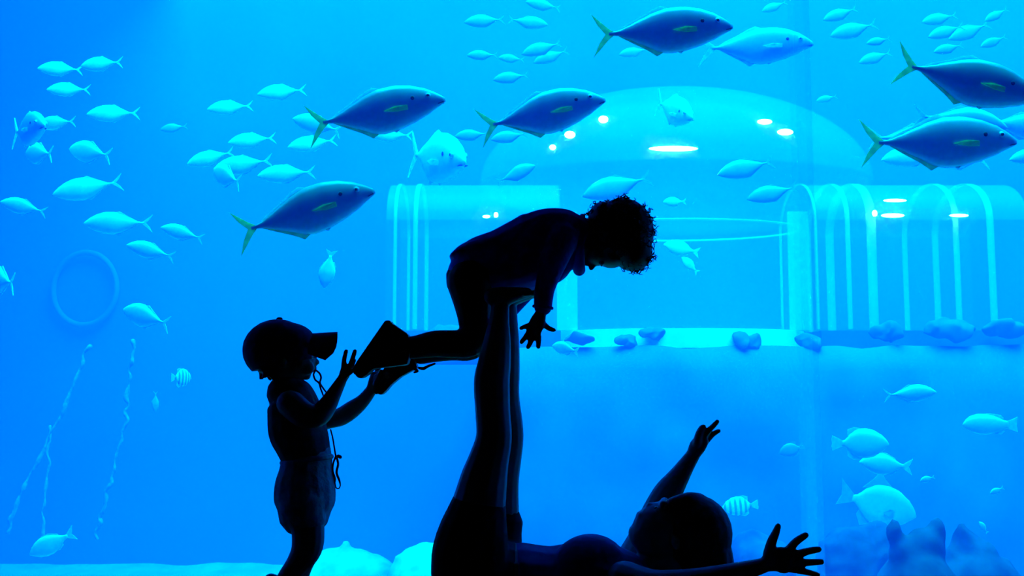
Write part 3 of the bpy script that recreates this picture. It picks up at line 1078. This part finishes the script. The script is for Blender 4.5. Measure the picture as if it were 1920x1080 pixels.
# ------------------------------------------------------------------ people
M['skin'] = mat('skin', (0.30, 0.20, 0.15), 0.55, 0.12, 25, 0.0, 0.3)
M['skin_dark'] = mat('deep_skin', (0.14, 0.085, 0.06), 0.55, 0.12, 25, 0.0, 0.3)
M['cap'] = mat('cap_cloth', (0.07, 0.03, 0.09), 0.85, 0.2, 60, 0.1, 0.2)
M['top_cloth'] = mat('toddler_top', (0.05, 0.06, 0.07), 0.9, 0.3, 40, 0.2, 0.2)
M['shorts_cloth'] = mat('grey_green_cloth', (0.30, 0.42, 0.36), 0.9, 0.2, 60, 0.2, 0.2)
M['string'] = mat('cord', (0.16, 0.10, 0.14), 0.8, 0.2, 60, 0, 0.2)
M['hair'] = mat('dark_hair', (0.010, 0.008, 0.008), 0.6, 0.3, 40, 0.2, 0.3)
M['shirt'] = mat('navy_shirt', (0.08, 0.07, 0.45), 0.85, 0.3, 30, 0.2, 0.2)
M['trousers'] = mat('dark_trousers', (0.02, 0.022, 0.03), 0.9, 0.2, 40, 0.2, 0.2)
M['shoe'] = mat('black_shoe', (0.015, 0.015, 0.018), 0.5, 0.2, 40, 0.1, 0.4)
M['sole'] = mat('rubber_sole', (0.03, 0.03, 0.035), 0.7, 0.2, 40, 0.1, 0.3)
M['woman_top'] = mat('navy_top', (0.05, 0.09, 0.25), 0.85, 0.2, 40, 0.1, 0.2)
M['woman_shorts'] = mat('black_shorts', (0.01, 0.01, 0.013), 0.9, 0.2, 40, 0.1, 0.2)
M['eye_ball'] = mat('eyeball', (0.6, 0.6, 0.6), 0.2, 0.02, 10, 0, 0.5)
M['lip'] = mat('lips', (0.30, 0.12, 0.11), 0.5, 0.1, 30, 0, 0.3)

# ---- toddler with the cap
YT0 = 3.2
tod = tag(empty('person', P(565, 1150, YT0)), 'toddler in a cap standing and holding the shoe soles of the lifted child', 'person', 'family in front of the tank')
tod.location.z = 0.0
torso = [(536, 712, 23), (538, 728, 30, 0, 1.2), (546, 748, 42, 0, 1.25), (553, 775, 48, 0, 1.15), (558, 805, 51, 0, 1.1), (567, 830, 48, 0, 1.1), (575, 856, 43, 0, 1.15),
         (573, 882, 46, 0, 1.2), (572, 908, 51, 0, 1.15), (572, 935, 52, 0, 1.15), (570, 958, 46, 0, 1.2)]
f = Fig(YT0)
f.chain(torso)
# head and face
f.ball(536, 664, 52, 52, 0, 50)
f.ball(556, 678, 38, 34, 0, 42)
f.chain([(560, 688, 22), (568, 700, 15), (574, 704, 9)], ratio=1.3)       # jaw and chin
f.finger([(580, 668), (588, 677), (599, 681)], 8, 6)                      # nose
f.finger([(578, 690), (586, 691), (594, 691)], 9, 6)                      # lips
f.ball(575, 690, 15, 13, -0.035, 12).ball(575, 690, 15, 13, 0.035, 12)    # cheeks
f.ball(530, 680, 7, 11, -0.085, 5).ball(530, 680, 7, 11, 0.085, 5)        # ears
# near arm, raised to the shoe
f.chain([(545, 758, 27, -0.075), (570, 777, 25, -0.10), (594, 780, 22, -0.10), (611, 764, 19, -0.09), (627, 737, 14, -0.08), (641, 712, 10, -0.07)])
f.chain([(642, 711, 9, -0.07), (647, 700, 11, -0.07, 0.6), (650, 690, 10, -0.07, 0.6)])
f.finger([(644, 695), (645, 676), (650, 654)], 5.2, 4.2, -0.075)
f.finger([(654, 694), (660, 676), (667, 654)], 5.4, 4.4, -0.068)
f.finger([(654, 696), (661, 684), (667, 672)], 4.4, 3.4, -0.050)
f.finger([(654, 700), (661, 692), (666, 683)], 4.2, 3.2, -0.035)
f.finger([(650, 704), (658, 698), (666, 691)], 4.8, 3.8, -0.085)
# far arm, cupping the other shoe
f.chain([(560, 762, 27, 0.075), (590, 785, 24, 0.10), (622, 786, 17, 0.10), (640, 781, 17.5, 0.10), (660, 768, 17, 0.10), (680, 752, 13.5, 0.10), (696, 732, 11, 0.09)])
f.chain([(696, 732, 10, 0.09), (701, 716, 11, 0.085, 0.7), (705, 704, 11, 0.08, 0.7)])
f.finger([(704, 706, 0.045), (716, 700, 0.03), (730, 699, 0.025)], 4.6, 3.8)
f.finger([(705, 710, 0.045), (718, 708, 0.03), (732, 707, 0.025)], 4.6, 3.8)
f.finger([(704, 715, 0.05), (717, 716, 0.035), (729, 714, 0.03)], 4.5, 3.6)
f.finger([(702, 720, 0.055), (714, 723, 0.04), (724, 720, 0.035)], 4.2, 3.4)
f.finger([(702, 704, 0.13), (708, 694, 0.14), (714, 686, 0.14)], 5, 4)
# legs
f.chain([(566, 950, 40, -0.05), (576, 985, 32, -0.05), (577, 1014, 30, -0.05), (572, 1036, 28, -0.05), (556, 1060, 22, -0.05), (538, 1082, 18, -0.05), (524, 1100, 14, -0.05)])
f.chain([(568, 950, 40, 0.05), (578, 990, 31, 0.05), (578, 1025, 28, 0.05), (568, 1055, 21, 0.05), (560, 1085, 18, 0.05), (556, 1118, 15, 0.05), (556, 1135, 14, 0.05)])
f.fuse('body', M['skin'], tod, 0.0042, 3, floor=0.004)
f = Fig(YT0)
f.chain([(540, 738, 36, 0, 1.2)] + [(x, y, r, 0, q + 0.02) for x, y, r, _, q in torso[2:7]], grow=3.5)
f.fuse('sleeveless_top', M['top_cloth'], tod, 0.006, 3)
f = Fig(YT0)
f.chain([(576, 858, 42, 0, 1.15), (574, 880, 44, 0, 1.2), (572, 908, 51, 0, 1.15), (572, 938, 52, 0, 1.15), (571, 956, 45, 0, 1.15)], grow=5.5)
f.chain([(568, 945, 42, -0.05), (575, 968, 33, -0.05)], grow=4)
f.chain([(568, 945, 42, 0.05), (575, 968, 33, 0.05)], grow=4)
f.fuse('shorts', M['shorts_cloth'], tod, 0.006, 3)
f = Fig(YT0)
rows = []
for k in range(25):
    a = 2 * math.pi * k / 24
    rows.append((574 + 46 * math.cos(a) + 1, 862 - 6 * math.cos(a), 5.0, math.sin(a) * 0.092))
f.chain(rows, dens=2, caps=False)
f.plain('waistband', M['shorts_cloth'], tod)
# shoes
f = Fig(YT0)
f.chain([(522, 1098, 17, -0.05), (511, 1092, 16, -0.05)], ratio=1.0)
f.chain([(508, 1090, 15, -0.05), (510, 1112, 16, -0.05, 1.1), (518, 1132, 14, -0.05, 1.2), (530, 1142, 9, -0.05, 1.3)])
f.fuse('shoe', M['shoe'], tod, 0.005, 3, floor=0.004)
f = Fig(YT0)
f.chain([(554, 1132, 18, 0.05), (562, 1140, 18, 0.05, 1.1), (582, 1145, 14, 0.05, 1.3), (598, 1148, 10, 0.05, 1.4)])
f.fuse('shoe', M['shoe'], tod, 0.005, 3, floor=0.0)
# cap
cap = empty('tmp_root', tod.location)
f = Fig(YT0)
f.ball(520, 656, 65, 58, 0, 57).ball(545, 655, 52, 50, 0, 54)
V0 = f
c = f.fuse('cap', M['cap'], tod, 0.006, 3)
# cut the crown along its lower rim so the head shows below
rim_a, rim_b = P(455, 700, YT0) - tod.location, P(594, 672, YT0) - tod.location
bm = bmesh.new()
bm.from_mesh(c.data)
axis = (rim_b - rim_a).normalized()
nrm = Vector((axis.z, 0, -axis.x))
if nrm.z > 0:
    nrm = -nrm
r = bmesh.ops.bisect_plane(bm, geom=bm.verts[:] + bm.edges[:] + bm.faces[:], plane_co=rim_a, plane_no=nrm, clear_outer=True)
bmesh.ops.holes_fill(bm, edges=[e for e in bm.edges if e.is_boundary], sides=0)
bm.to_mesh(c.data)
bm.free()
f = Fig(YT0)
# the peak: a curved sheet drooping toward its sides
Vp, Fp = [], []
nu, nv = 10, 14
for th in (0, 1):
    for i in range(nu + 1):
        u = i / nu
        for j in range(nv + 1):
            v = 0.93 * (-1 + 2 * j / nv)
            reach = 57 * math.sqrt(max(0.0, 1 - 1.0 * v ** 6)) * u
            x = 576 + reach + (1 - u) * 6 * (1 - v * v)
            y = 625 - 3 * u + (0.7 + 0.3 * u) * 58 * v * v + th * 3.5
            Vp.append(P(x, y, YT0 + v * (0.078 - 0.006 * u)) - tod.location)
W = (nu + 1) * (nv + 1)
for i in range(nu):
    for j in range(nv):
        a = i * (nv + 1) + j
        Fp.append((a, a + 1, a + nv + 2, a + nv + 1))
        Fp.append((W + a, W + a + nv + 1, W + a + nv + 2, W + a + 1))
for i in range(nu):
    for j in (0, nv):
        a, b = i * (nv + 1) + j, (i + 1) * (nv + 1) + j
        Fp.append((a, b, W + b, W + a))
for j in range(nv):
    for i in (0, nu):
        a, b = i * (nv + 1) + j, i * (nv + 1) + j + 1
        Fp.append((a, b, W + b, W + a))
obj('peak', mesh_of(Vp, Fp), M['cap'], c)
Vb, Fb = [], []
ellipsoid(Vb, Fb, P(524, 598, YT0) - tod.location, (0.011, 0.011, 0.006), 10, 6)
obj('button', mesh_of(Vb, Fb), M['cap'], c)
bpy.data.objects.remove(cap)
f = Fig(YT0)
f.ball(505, 690, 22, 16, 0, 40)
for x, y, dx, dy, d in ((500, 696, -14, 12, 0.02), (494, 698, -8, 14, -0.03), (506, 702, 2, 12, 0.05), (500, 700, -10, 8, -0.06), (512, 704, 4, 9, -0.05)):
    f.finger([(x, y), (x + dx * 0.5, y + dy * 0.7), (x + dx, y + dy)], 7, 3, d)
f.fuse('hair', M['hair'], tod, 0.005, 2)
for sd in (-1, 1):
    Ve, Fe = [], []
    ellipsoid(Ve, Fe, P(583, 669, YT0 + sd * 0.03) - tod.location, (0.009, 0.012, 0.009), 12, 8)
    e = obj('eye', mesh_of(Ve, Fe), M['eye_ball'], tod)
    Ve, Fe = [], []
    ellipsoid(Ve, Fe, P(586, 669, YT0 + sd * 0.031) - tod.location, (0.005, 0.006, 0.005), 10, 6)
    obj('iris', mesh_of(Ve, Fe), M['pupil'], e)
# strings at the neck and the waist
f = Fig(YT0)
f.chain([(592, 694, 1.8), (588, 702, 1.8), (591, 712, 1.8), (598, 718, 1.8), (601, 728, 1.7), (604, 736, 1.6), (607, 744, 1.5)], dens=4)
f.plain('neck_string', M['string'], tod)
f = Fig(YT0)
f.chain([(592, 694, 1.8), (599, 700, 1.9), (602, 708, 1.9), (600, 718, 1.8), (606, 728, 1.7), (612, 736, 1.5)], dY=0.004, dens=4)
f.plain('neck_string', M['string'], tod)
f = Fig(YT0)
f.chain([(620, 806, 1.5), (624, 822, 1.5), (627, 840, 1.6), (630, 856, 1.8), (634, 855, 3.0), (638, 857, 3.4)], dens=4)
f.plain('drawstring', M['string'], tod)
f = Fig(YT0)
f.chain([(630, 856, 2.2), (625, 868, 1.8), (624, 884, 2.0), (628, 898, 2.2), (626, 912, 1.3)], dens=4)
f.plain('drawstring', M['string'], tod)
f = Fig(YT0)
f.chain([(631, 857, 2.2), (634, 870, 2.2), (631, 886, 2.4), (636, 900, 2.2), (638, 910, 1.2), (635, 916, 1.2), (630, 914, 1.2), (628, 904, 1.2)], dY=0.006, dens=4)
f.plain('drawstring', M['string'], tod)

# ---- lifted child
YB = 3.2
boy = tag(empty('person', P(930, 560, YB)), 'curly-haired child in a shirt balancing belly-down on the raised feet', 'person', 'family in front of the tank')
spine = [(884, 524, 46, 0, 1.15), (903, 500, 47, 0, 1.15), (943, 479, 46, 0, 1.2), (985, 456, 46, 0, 1.25), (1024, 442, 47, 0, 1.3), (1056, 438, 43, 0, 1.35), (1078, 440, 34, 0, 1.3), (1096, 446, 38, 0, 1.0)]
f = Fig(YB)
f.chain(spine + [(1118, 448, 38, 0, 1.0)])
f.ball(1150, 444, 54, 54, 0, 50)
f.ball(1146, 476, 32, 27, 0, 38)           # brow and forehead, looking down
f.ball(1122, 474, 26, 25, 0, 36)           # cheeks and jaw
f.finger([(1118, 484), (1112, 496), (1106, 507)], 8, 5)    # nose
f.finger([(1104, 480), (1101, 490), (1098, 499)], 7, 4.5)  # lips and chin
f.ball(1136, 438, 10, 7, -0.09, 4).ball(1136, 438, 10, 7, 0.09, 4)
# near arm hanging down
f.chain([(1052, 448, 30, -0.09), (1038, 490, 22, -0.11), (1022, 535, 17, -0.11), (1018, 562, 15, -0.11), (1015, 586, 11, -0.11)])
f.chain([(1014, 588, 11, -0.11), (1008, 603, 15, -0.11, 0.55), (1003, 616, 15, -0.11, 0.5)])
f.finger([(995, 609), (985, 612), (973, 617)], 5.2, 4.2, -0.115)
f.finger([(994, 619), (986, 631), (975, 645)], 5.6, 4.6, -0.112)
f.finger([(1001, 622), (996, 639), (988, 655)], 5.8, 4.7, -0.108)
f.finger([(1009, 620), (1010, 638), (1009, 655)], 5.8, 4.7, -0.105)
f.finger([(1014, 602), (1024, 612), (1032, 617), (1043, 620)], 6.0, 4.4, -0.10)
# far arm, behind the shins
f.chain([(1050, 450, 30, 0.09), (1020, 500, 22, 0.12), (985, 545, 17, 0.13), (955, 580, 14, 0.14), (938, 600, 11, 0.14)])
f.chain([(936, 603, 10, 0.14), (928, 615, 13, 0.14, 0.6), (922, 624, 12, 0.14, 0.5)])
for dx, dy, d in ((-14, 4, 0.11), (-12, 14, 0.125), (-6, 20, 0.14), (2, 22, 0.155), (12, 6, 0.12)):
    f.finger([(922, 620), (922 + dx * 0.6, 622 + dy * 0.6), (922 + dx, 624 + dy)], 4.6, 3.6, d)
# legs
f.chain([(884, 530, 38, -0.06), (892, 575, 36, -0.06), (896, 618, 30, -0.06), (886, 643, 25, -0.06), (850, 645, 23, -0.06), (815, 646, 22, -0.06), (785, 650, 19, -0.06), (758, 654, 16, -0.06)])
f.chain([(884, 530, 38, 0.06), (892, 578, 36, 0.06), (897, 622, 30, 0.06), (888, 648, 25, 0.06), (850, 650, 23, 0.06), (815, 655, 21, 0.06), (785, 663, 17, 0.06), (765, 675, 14, 0.06)])
f.fuse('body', M['skin_dark'], boy, 0.0042, 3)
f = Fig(YB)
f.chain([(868, 508, 24, 0, 2.0), (884, 500, 40, 0, 1.25), (905, 492, 46, 0, 1.18), (943, 478, 46, 0, 1.2), (985, 456, 46, 0, 1.25), (1024, 442, 47, 0, 1.3), (1056, 438, 43, 0, 1.35), (1074, 440, 36, 0, 1.3)], grow=4.5)
f.chain([(850, 482, 5, 0, 8.0), (872, 473, 14, 0, 3.5), (905, 468, 22, 0, 2.2), (950, 455, 22, 0, 1.8)], grow=2)     # hem riding up at the back
f.chain([(966, 428, 14, 0, 2.4), (984, 420, 15, 0, 2.4), (1000, 422, 12, 0, 2.4)], grow=2)                              # bunched cloth between the shoulders
f.chain([(1052, 448, 30, -0.09), (1038, 490, 23, -0.11), (1023, 535, 17, -0.11), (1019, 560, 15.5, -0.11), (1018, 575, 14.5, -0.11)], grow=3)
f.chain([(1050, 450, 30, 0.09), (1020, 500, 23, 0.12), (985, 545, 17, 0.13), (955, 580, 14.5, 0.14)], grow=3)
f.chain([(1060, 478, 20, 0, 2), (1056, 505, 14, 0, 2), (1046, 520, 9, -0.02, 2)])                                     # shirt front sagging
f.chain([(1070, 480, 18, 0, 1.6), (1082, 500, 10, 0, 1.8)])
f.chain([(890, 535, 28, 0, 2.0), (930, 528, 30, 0, 2.0), (965, 520, 32, 0, 1.8), (1000, 508, 34, 0, 1.7), (1030, 490, 34, 0, 1.7)])   # belly of the shirt resting on the feet
f.ball(986, 416, 20, 14, 0, 40)
sh = f.fuse('shirt', M['shirt'], boy, 0.0055, 3)
f = Fig(YB)
rows = []
for k in range(25):
    a = 2 * math.pi * k / 24
    rows.append((1089 - 3 * math.cos(a), 452 + (54 if math.cos(a) > 0 else 46) * math.cos(a), 6 + 6 * max(0, math.cos(a)), math.sin(a) * 0.075))
f.chain(rows, dens=2, caps=False)
f.finger([(1086, 496, -0.02), (1086, 506, -0.02), (1087, 518, -0.02)], 9, 6)
f.finger([(1086, 496, 0.02), (1087, 505, 0.02), (1089, 515, 0.02)], 9, 6)
f.fuse('collar', M['shirt'], sh, 0.005, 2)
f = Fig(YB)
rows = []
for k in range(17):
    a = 2 * math.pi * k / 16
    rows.append((1018 + 17 * math.cos(a), 576 + 2 * math.cos(a), 3.2, -0.11 + math.sin(a) * 0.03))
f.chain(rows, dens=2, caps=False)
f.plain('cuff', M['shirt'], sh)
f = Fig(YB)
f.chain([(886, 522, 46, 0, 1.2), (903, 500, 44, 0, 1.15)], grow=5)
f.chain([(882, 530, 42, -0.06), (889, 565, 36, -0.06), (893, 600, 32, -0.06), (893, 622, 30, -0.06), (878, 644, 25, -0.06), (850, 645, 24, -0.06), (815, 645, 23, -0.06), (785, 650, 20, -0.06), (770, 652, 19, -0.06)], grow=2.5)
f.chain([(882, 530, 42, 0.06), (889, 568, 36, 0.06), (895, 606, 32, 0.06), (895, 628, 30, 0.06), (880, 649, 25, 0.06), (850, 650, 24, 0.06), (815, 655, 22, 0.06), (790, 662, 19, 0.06)], grow=2.5)
f.fuse('trousers', M['trousers'], boy, 0.0055, 3)


def shoe(poly, sole, y0, y1):
    f = Fig(YB)
    f.slab(poly, y0, y1)
    s = f.fuse('shoe', M['shoe'], boy, 0.005, 8)
    f = Fig(YB)
    f.slab(sole, y0 - 0.003, y1 + 0.003)
    so = f.fuse('sole', M['sole'], boy, 0.004, 3)
    so.parent = s
    return s


s1 = shoe([(727, 601), (735, 605), (768, 628), (772, 660), (766, 684), (735, 688), (702, 692), (690, 704), (678, 711), (669, 705), (666, 692), (690, 652)],
          [(724, 603), (730, 601), (737, 604), (700, 662), (676, 696), (668, 704), (664, 694), (672, 678)], -0.098, -0.022)
s2 = shoe([(771, 660), (785, 690), (768, 699), (753, 707), (735, 722), (726, 733), (717, 741), (709, 738), (706, 720), (722, 690), (745, 668)],
          [(716, 692), (704, 716), (702, 732), (708, 740), (712, 738), (712, 722), (724, 696)], 0.022, 0.098)
f = Fig(YB)
f.chain([(770, 688, 2.2), (778, 692, 3.0), (783, 696, 2.4), (777, 698, 2.0)], dY=0.03)
f.plain('lace', M['shoe'], boy).parent = s2
f = Fig(YB)
f.chain([(786, 690, 2.5), (794, 691, 3.2), (802, 687, 2.6), (815, 682, 2.0)], dY=0.035)
f.plain('lace', M['shoe'], boy).parent = s2
# curls
rnd = random.Random(5)
f = Fig(YB)
f.ball(1166, 434, 61, 63, 0, 60).ball(1186, 472, 38, 37, 0, 50).ball(1130, 412, 28, 34, 0, 56)
hc = f.fuse('hair', M['hair'], boy, 0.006, 2)
hc['kind'] = 'stuff'
bm = bmesh.new()
bm.from_mesh(hc.data)
vs = [(v.co.copy(), v.normal.copy()) for v in bm.verts]
bm.free()
Vh, Fh = [v.co.copy() for v in hc.data.vertices], [tuple(p.vertices) for p in hc.data.polygons]
for k in range(420):
    p, n = rnd.choice(vs)
    wp = p + boy.location
    d = wp - CAM
    q = d / d.dot(FWD)
    py = 540 - q.dot(UPV) * FPX
    px = 960 + q.x * FPX
    if px < 1166 and py > 482:      # the face stays free
        continue
    t = n.cross(Vector((rnd.uniform(-1, 1), rnd.uniform(-1, 1), rnd.uniform(-1, 1)))).normalized()
    b = n.cross(t)
    r0, turns, L = rnd.uniform(0.004, 0.009), rnd.uniform(0.8, 1.7), rnd.uniform(0.008, 0.022)
    rows = []
    for i in range(9):
        s_ = i / 8
        a = 2 * math.pi * turns * s_
        c_ = p - n * 0.004 + n * L * s_ + (t * math.cos(a) + b * math.sin(a)) * r0 * (0.4 + 0.6 * s_)
        rr = 0.0024 * (1 - 0.55 * s_)
        rows.append((c_.x, c_.y, c_.z, rr, rr))
    loft(Vh, Fh, rows, seg=5, dens=1)
me = mesh_of(Vh, Fh)
me.materials.append(M['hair'])
hc.data = me
for sd in (-1, 1):
    Ve, Fe = [], []
    ellipsoid(Ve, Fe, P(1128, 494, YB + sd * 0.032) - boy.location, (0.009, 0.011, 0.009), 12, 8)
    e = obj('eye', mesh_of(Ve, Fe), M['eye_ball'], boy)
    Ve, Fe = [], []
    ellipsoid(Ve, Fe, P(1128, 497, YB + sd * 0.033) - boy.location, (0.005, 0.006, 0.005), 10, 6)
    obj('iris', mesh_of(Ve, Fe), M['pupil'], e)

# ---- woman lying on her back
YW = 3.15
wom = tag(empty('person', P(1000, 1140, YW)), 'adult lying on the back with legs straight up and both arms spread', 'person', 'family in front of the tank')
wom.location.z = 0.0
NEAR = [(938, 575, 17), (936, 600, 19), (932, 640, 26), (927, 680, 31), (922, 717, 34), (924, 774, 33), (926, 820, 34), (917, 860, 38), (908, 895, 44), (898, 945, 51), (890, 985, 60), (884, 1030, 69), (882, 1075, 72)]
FAR = [(952, 575, 17), (952, 600, 19), (949, 640, 25), (946, 690, 29), (946, 742, 28), (951, 790, 29), (953, 822, 29), (946, 860, 32), (940, 905, 33), (936, 960, 38), (925, 1010, 55), (905, 1060, 66)]
f = Fig(YW)
f.chain(NEAR, dY=-0.09)
f.chain(FAR, dY=0.12)
for dd, ox in ((-0.09, 0), (0.12, 14)):
    # feet flexed flat under the child
    f.chain([(924 + ox, 556, 17, dd, 1.0), (944 + ox, 556, 19, dd, 1.1), (968 + ox, 552, 14, dd, 1.5), (988 + ox, 549, 10, dd, 2.2)])
    for k in range(5):
        q = dd - 0.032 + 0.016 * k
        f.finger([(984 + ox, 550, q), (994 + ox, 549, q), (1003 + ox - (0 if k == 0 else 2 * k), 549, q)], 6 if k == 0 else 4.6, 5 if k == 0 else 3.8)
f.chain([(880, 1082, 66, 0, 1.6), (925, 1082, 64, 0, 1.6), (975, 1083, 62, 0, 1.45), (1030, 1088, 60, 0, 1.4), (1080, 1086, 64, 0, 1.5), (1130, 1088, 62, 0, 1.6), (1172, 1092, 52, 0, 1.9), (1200, 1080, 34, 0, 1.2), (1226, 1050, 32, 0, 1.0)])
f.ball(1104, 1060, 66, 53, -0.075, 52).ball(1108, 1058, 66, 53, 0.075, 52)
f.ball(1250, 1062, 40, 36, 0, 44)
# head, tipped up to watch the child
f.ball(1243, 1000, 60, 59, 0.0, 46)
f.ball(1290, 998, 64, 64, 0.0, 48)
f.ball(1205, 1003, 26, 28, 0.0, 34)                                  # jaw
f.ball(1190, 1000, 12, 16, 0.0, 20)                                  # chin
f.finger([(1234, 952), (1224, 951), (1211, 948)], 10, 8, 0.0)        # nose
f.chain([(1203, 968, 7, -0.02), (1200, 966, 8, 0), (1203, 968, 7, 0.02)])   # lips
f.chain([(1244, 946, 8, -0.045), (1246, 940, 8, 0), (1244, 946, 8, 0.045)])  # brow
f.ball(1268, 1018, 9, 14, -0.083, 5).ball(1268, 1018, 9, 14, 0.083, 5)
# near arm thrown out toward the viewer's side
f.chain([(1172, 1092, 40, -0.17), (1225, 1100, 32, -0.23), (1290, 1092, 25, -0.26), (1340, 1083, 22, -0.26), (1392, 1071, 18, -0.26), (1432, 1060, 14, -0.26)])
f.chain([(1434, 1059, 14, -0.26), (1454, 1050, 23, -0.26, 0.5), (1474, 1051, 25, -0.26, 0.45)])
f.finger([(1441, 1040), (1447, 1016), (1454, 1000), (1461, 981)], 11, 6, -0.265)
f.finger([(1474, 1038), (1490, 1018), (1502, 1009), (1516, 1000)], 8.5, 6.2, -0.262)
f.finger([(1484, 1043), (1505, 1036), (1522, 1032), (1541, 1029)], 8.0, 6.2, -0.26)
f.finger([(1486, 1055), (1508, 1055), (1526, 1054), (1546, 1053)], 7.6, 6.0, -0.258)
f.finger([(1480, 1066), (1500, 1070), (1518, 1074), (1538, 1079)], 7.4, 5.4, -0.255)
# far arm reaching up
f.chain([(1176, 1080, 40, 0.17), (1205, 1020, 32, 0.24), (1232, 962, 29, 0.26), (1252, 925, 27, 0.26), (1270, 898, 21, 0.26), (1287, 872, 16, 0.26), (1299, 854, 13.5, 0.26)])
f.chain([(1300, 852, 13, 0.26), (1308, 837, 16, 0.26, 0.6), (1317, 824, 14, 0.26, 0.6)])
f.finger([(1306, 832), (1310, 815), (1316, 803), (1323, 797)], 8, 5.6, 0.245)
f.finger([(1316, 824), (1327, 809), (1338, 798), (1348, 787)], 6.5, 4.6, 0.255)
f.finger([(1317, 825), (1327, 810), (1336, 800), (1345, 790)], 6.2, 4.4, 0.272)
f.finger([(1321, 831), (1332, 819), (1341, 811), (1352, 806)], 6.0, 4.4, 0.286)
f.finger([(1320, 833), (1330, 822), (1338, 814), (1347, 810)], 5.6, 4.0, 0.302)
f.fuse('body', M['skin'], wom, 0.0045, 3, floor=0.004)
f = Fig(YW)
f.chain([(894, 966, 55, -0.09), (888, 995, 63, -0.09), (882, 1035, 70, -0.09), (882, 1075, 72, -0.09)], grow=2.5)
f.chain([(935, 985, 44, 0.12), (922, 1020, 58, 0.12), (905, 1060, 66, 0.12)], grow=2.5)
f.chain([(880, 1082, 66, 0, 1.6), (925, 1082, 64, 0, 1.6), (950, 1082, 63, 0, 1.5)], grow=3)
f.fuse('shorts', M['woman_shorts'], wom, 0.007, 3, floor=0.001)
f = Fig(YW)
f.chain([(975, 1083, 62, 0, 1.45), (1030, 1088, 60, 0, 1.4), (1080, 1086, 64, 0, 1.5), (1130, 1088, 62, 0, 1.6), (1160, 1092, 54, 0, 1.75)], grow=3)
f.ball(1104, 1060, 68, 56, -0.075, 55).ball(1108, 1058, 68, 56, 0.075, 55)
f.chain([(1105, 1055, 48, 0, 2.2), (1150, 1066, 42, 0, 2.4), (1185, 1074, 36, 0, 2.2)])
tp = f.fuse('top', M['woman_top'], wom, 0.007, 3, floor=0.001)
f = Fig(YW)
f.ball(1300, 1000, 74, 73, 0.0, 58).chain([(1300, 1015, 66, 0, 0.85), (1316, 1050, 60, 0, 0.9), (1322, 1095, 55, 0, 1.0), (1318, 1120, 40, 0, 1.2)])
f.chain([(1262, 948, 16, -0.04), (1290, 940, 17, -0.03), (1310, 942, 18, 0)])
f.fuse('hair', M['hair'], wom, 0.006, 3, floor=0.001)
for sd in (-1, 1):
    Ve, Fe = [], []
    ellipsoid(Ve, Fe, P(1233, 956, YW + sd * 0.034) - wom.location, (0.011, 0.012, 0.010), 12, 8)
    e = obj('eye', mesh_of(Ve, Fe), M['eye_ball'], wom)
    Ve, Fe = [], []
    ellipsoid(Ve, Fe, P(1230, 953, YW + sd * 0.035) - wom.location, (0.006, 0.007, 0.006), 10, 6)
    obj('iris', mesh_of(Ve, Fe), M['pupil'], e)
f = Fig(YW)
f.chain([(1206, 964, 3.0, -0.024), (1202, 963, 3.5, 0), (1206, 964, 3.0, 0.024)])
f.plain('lips', M['lip'], wom)
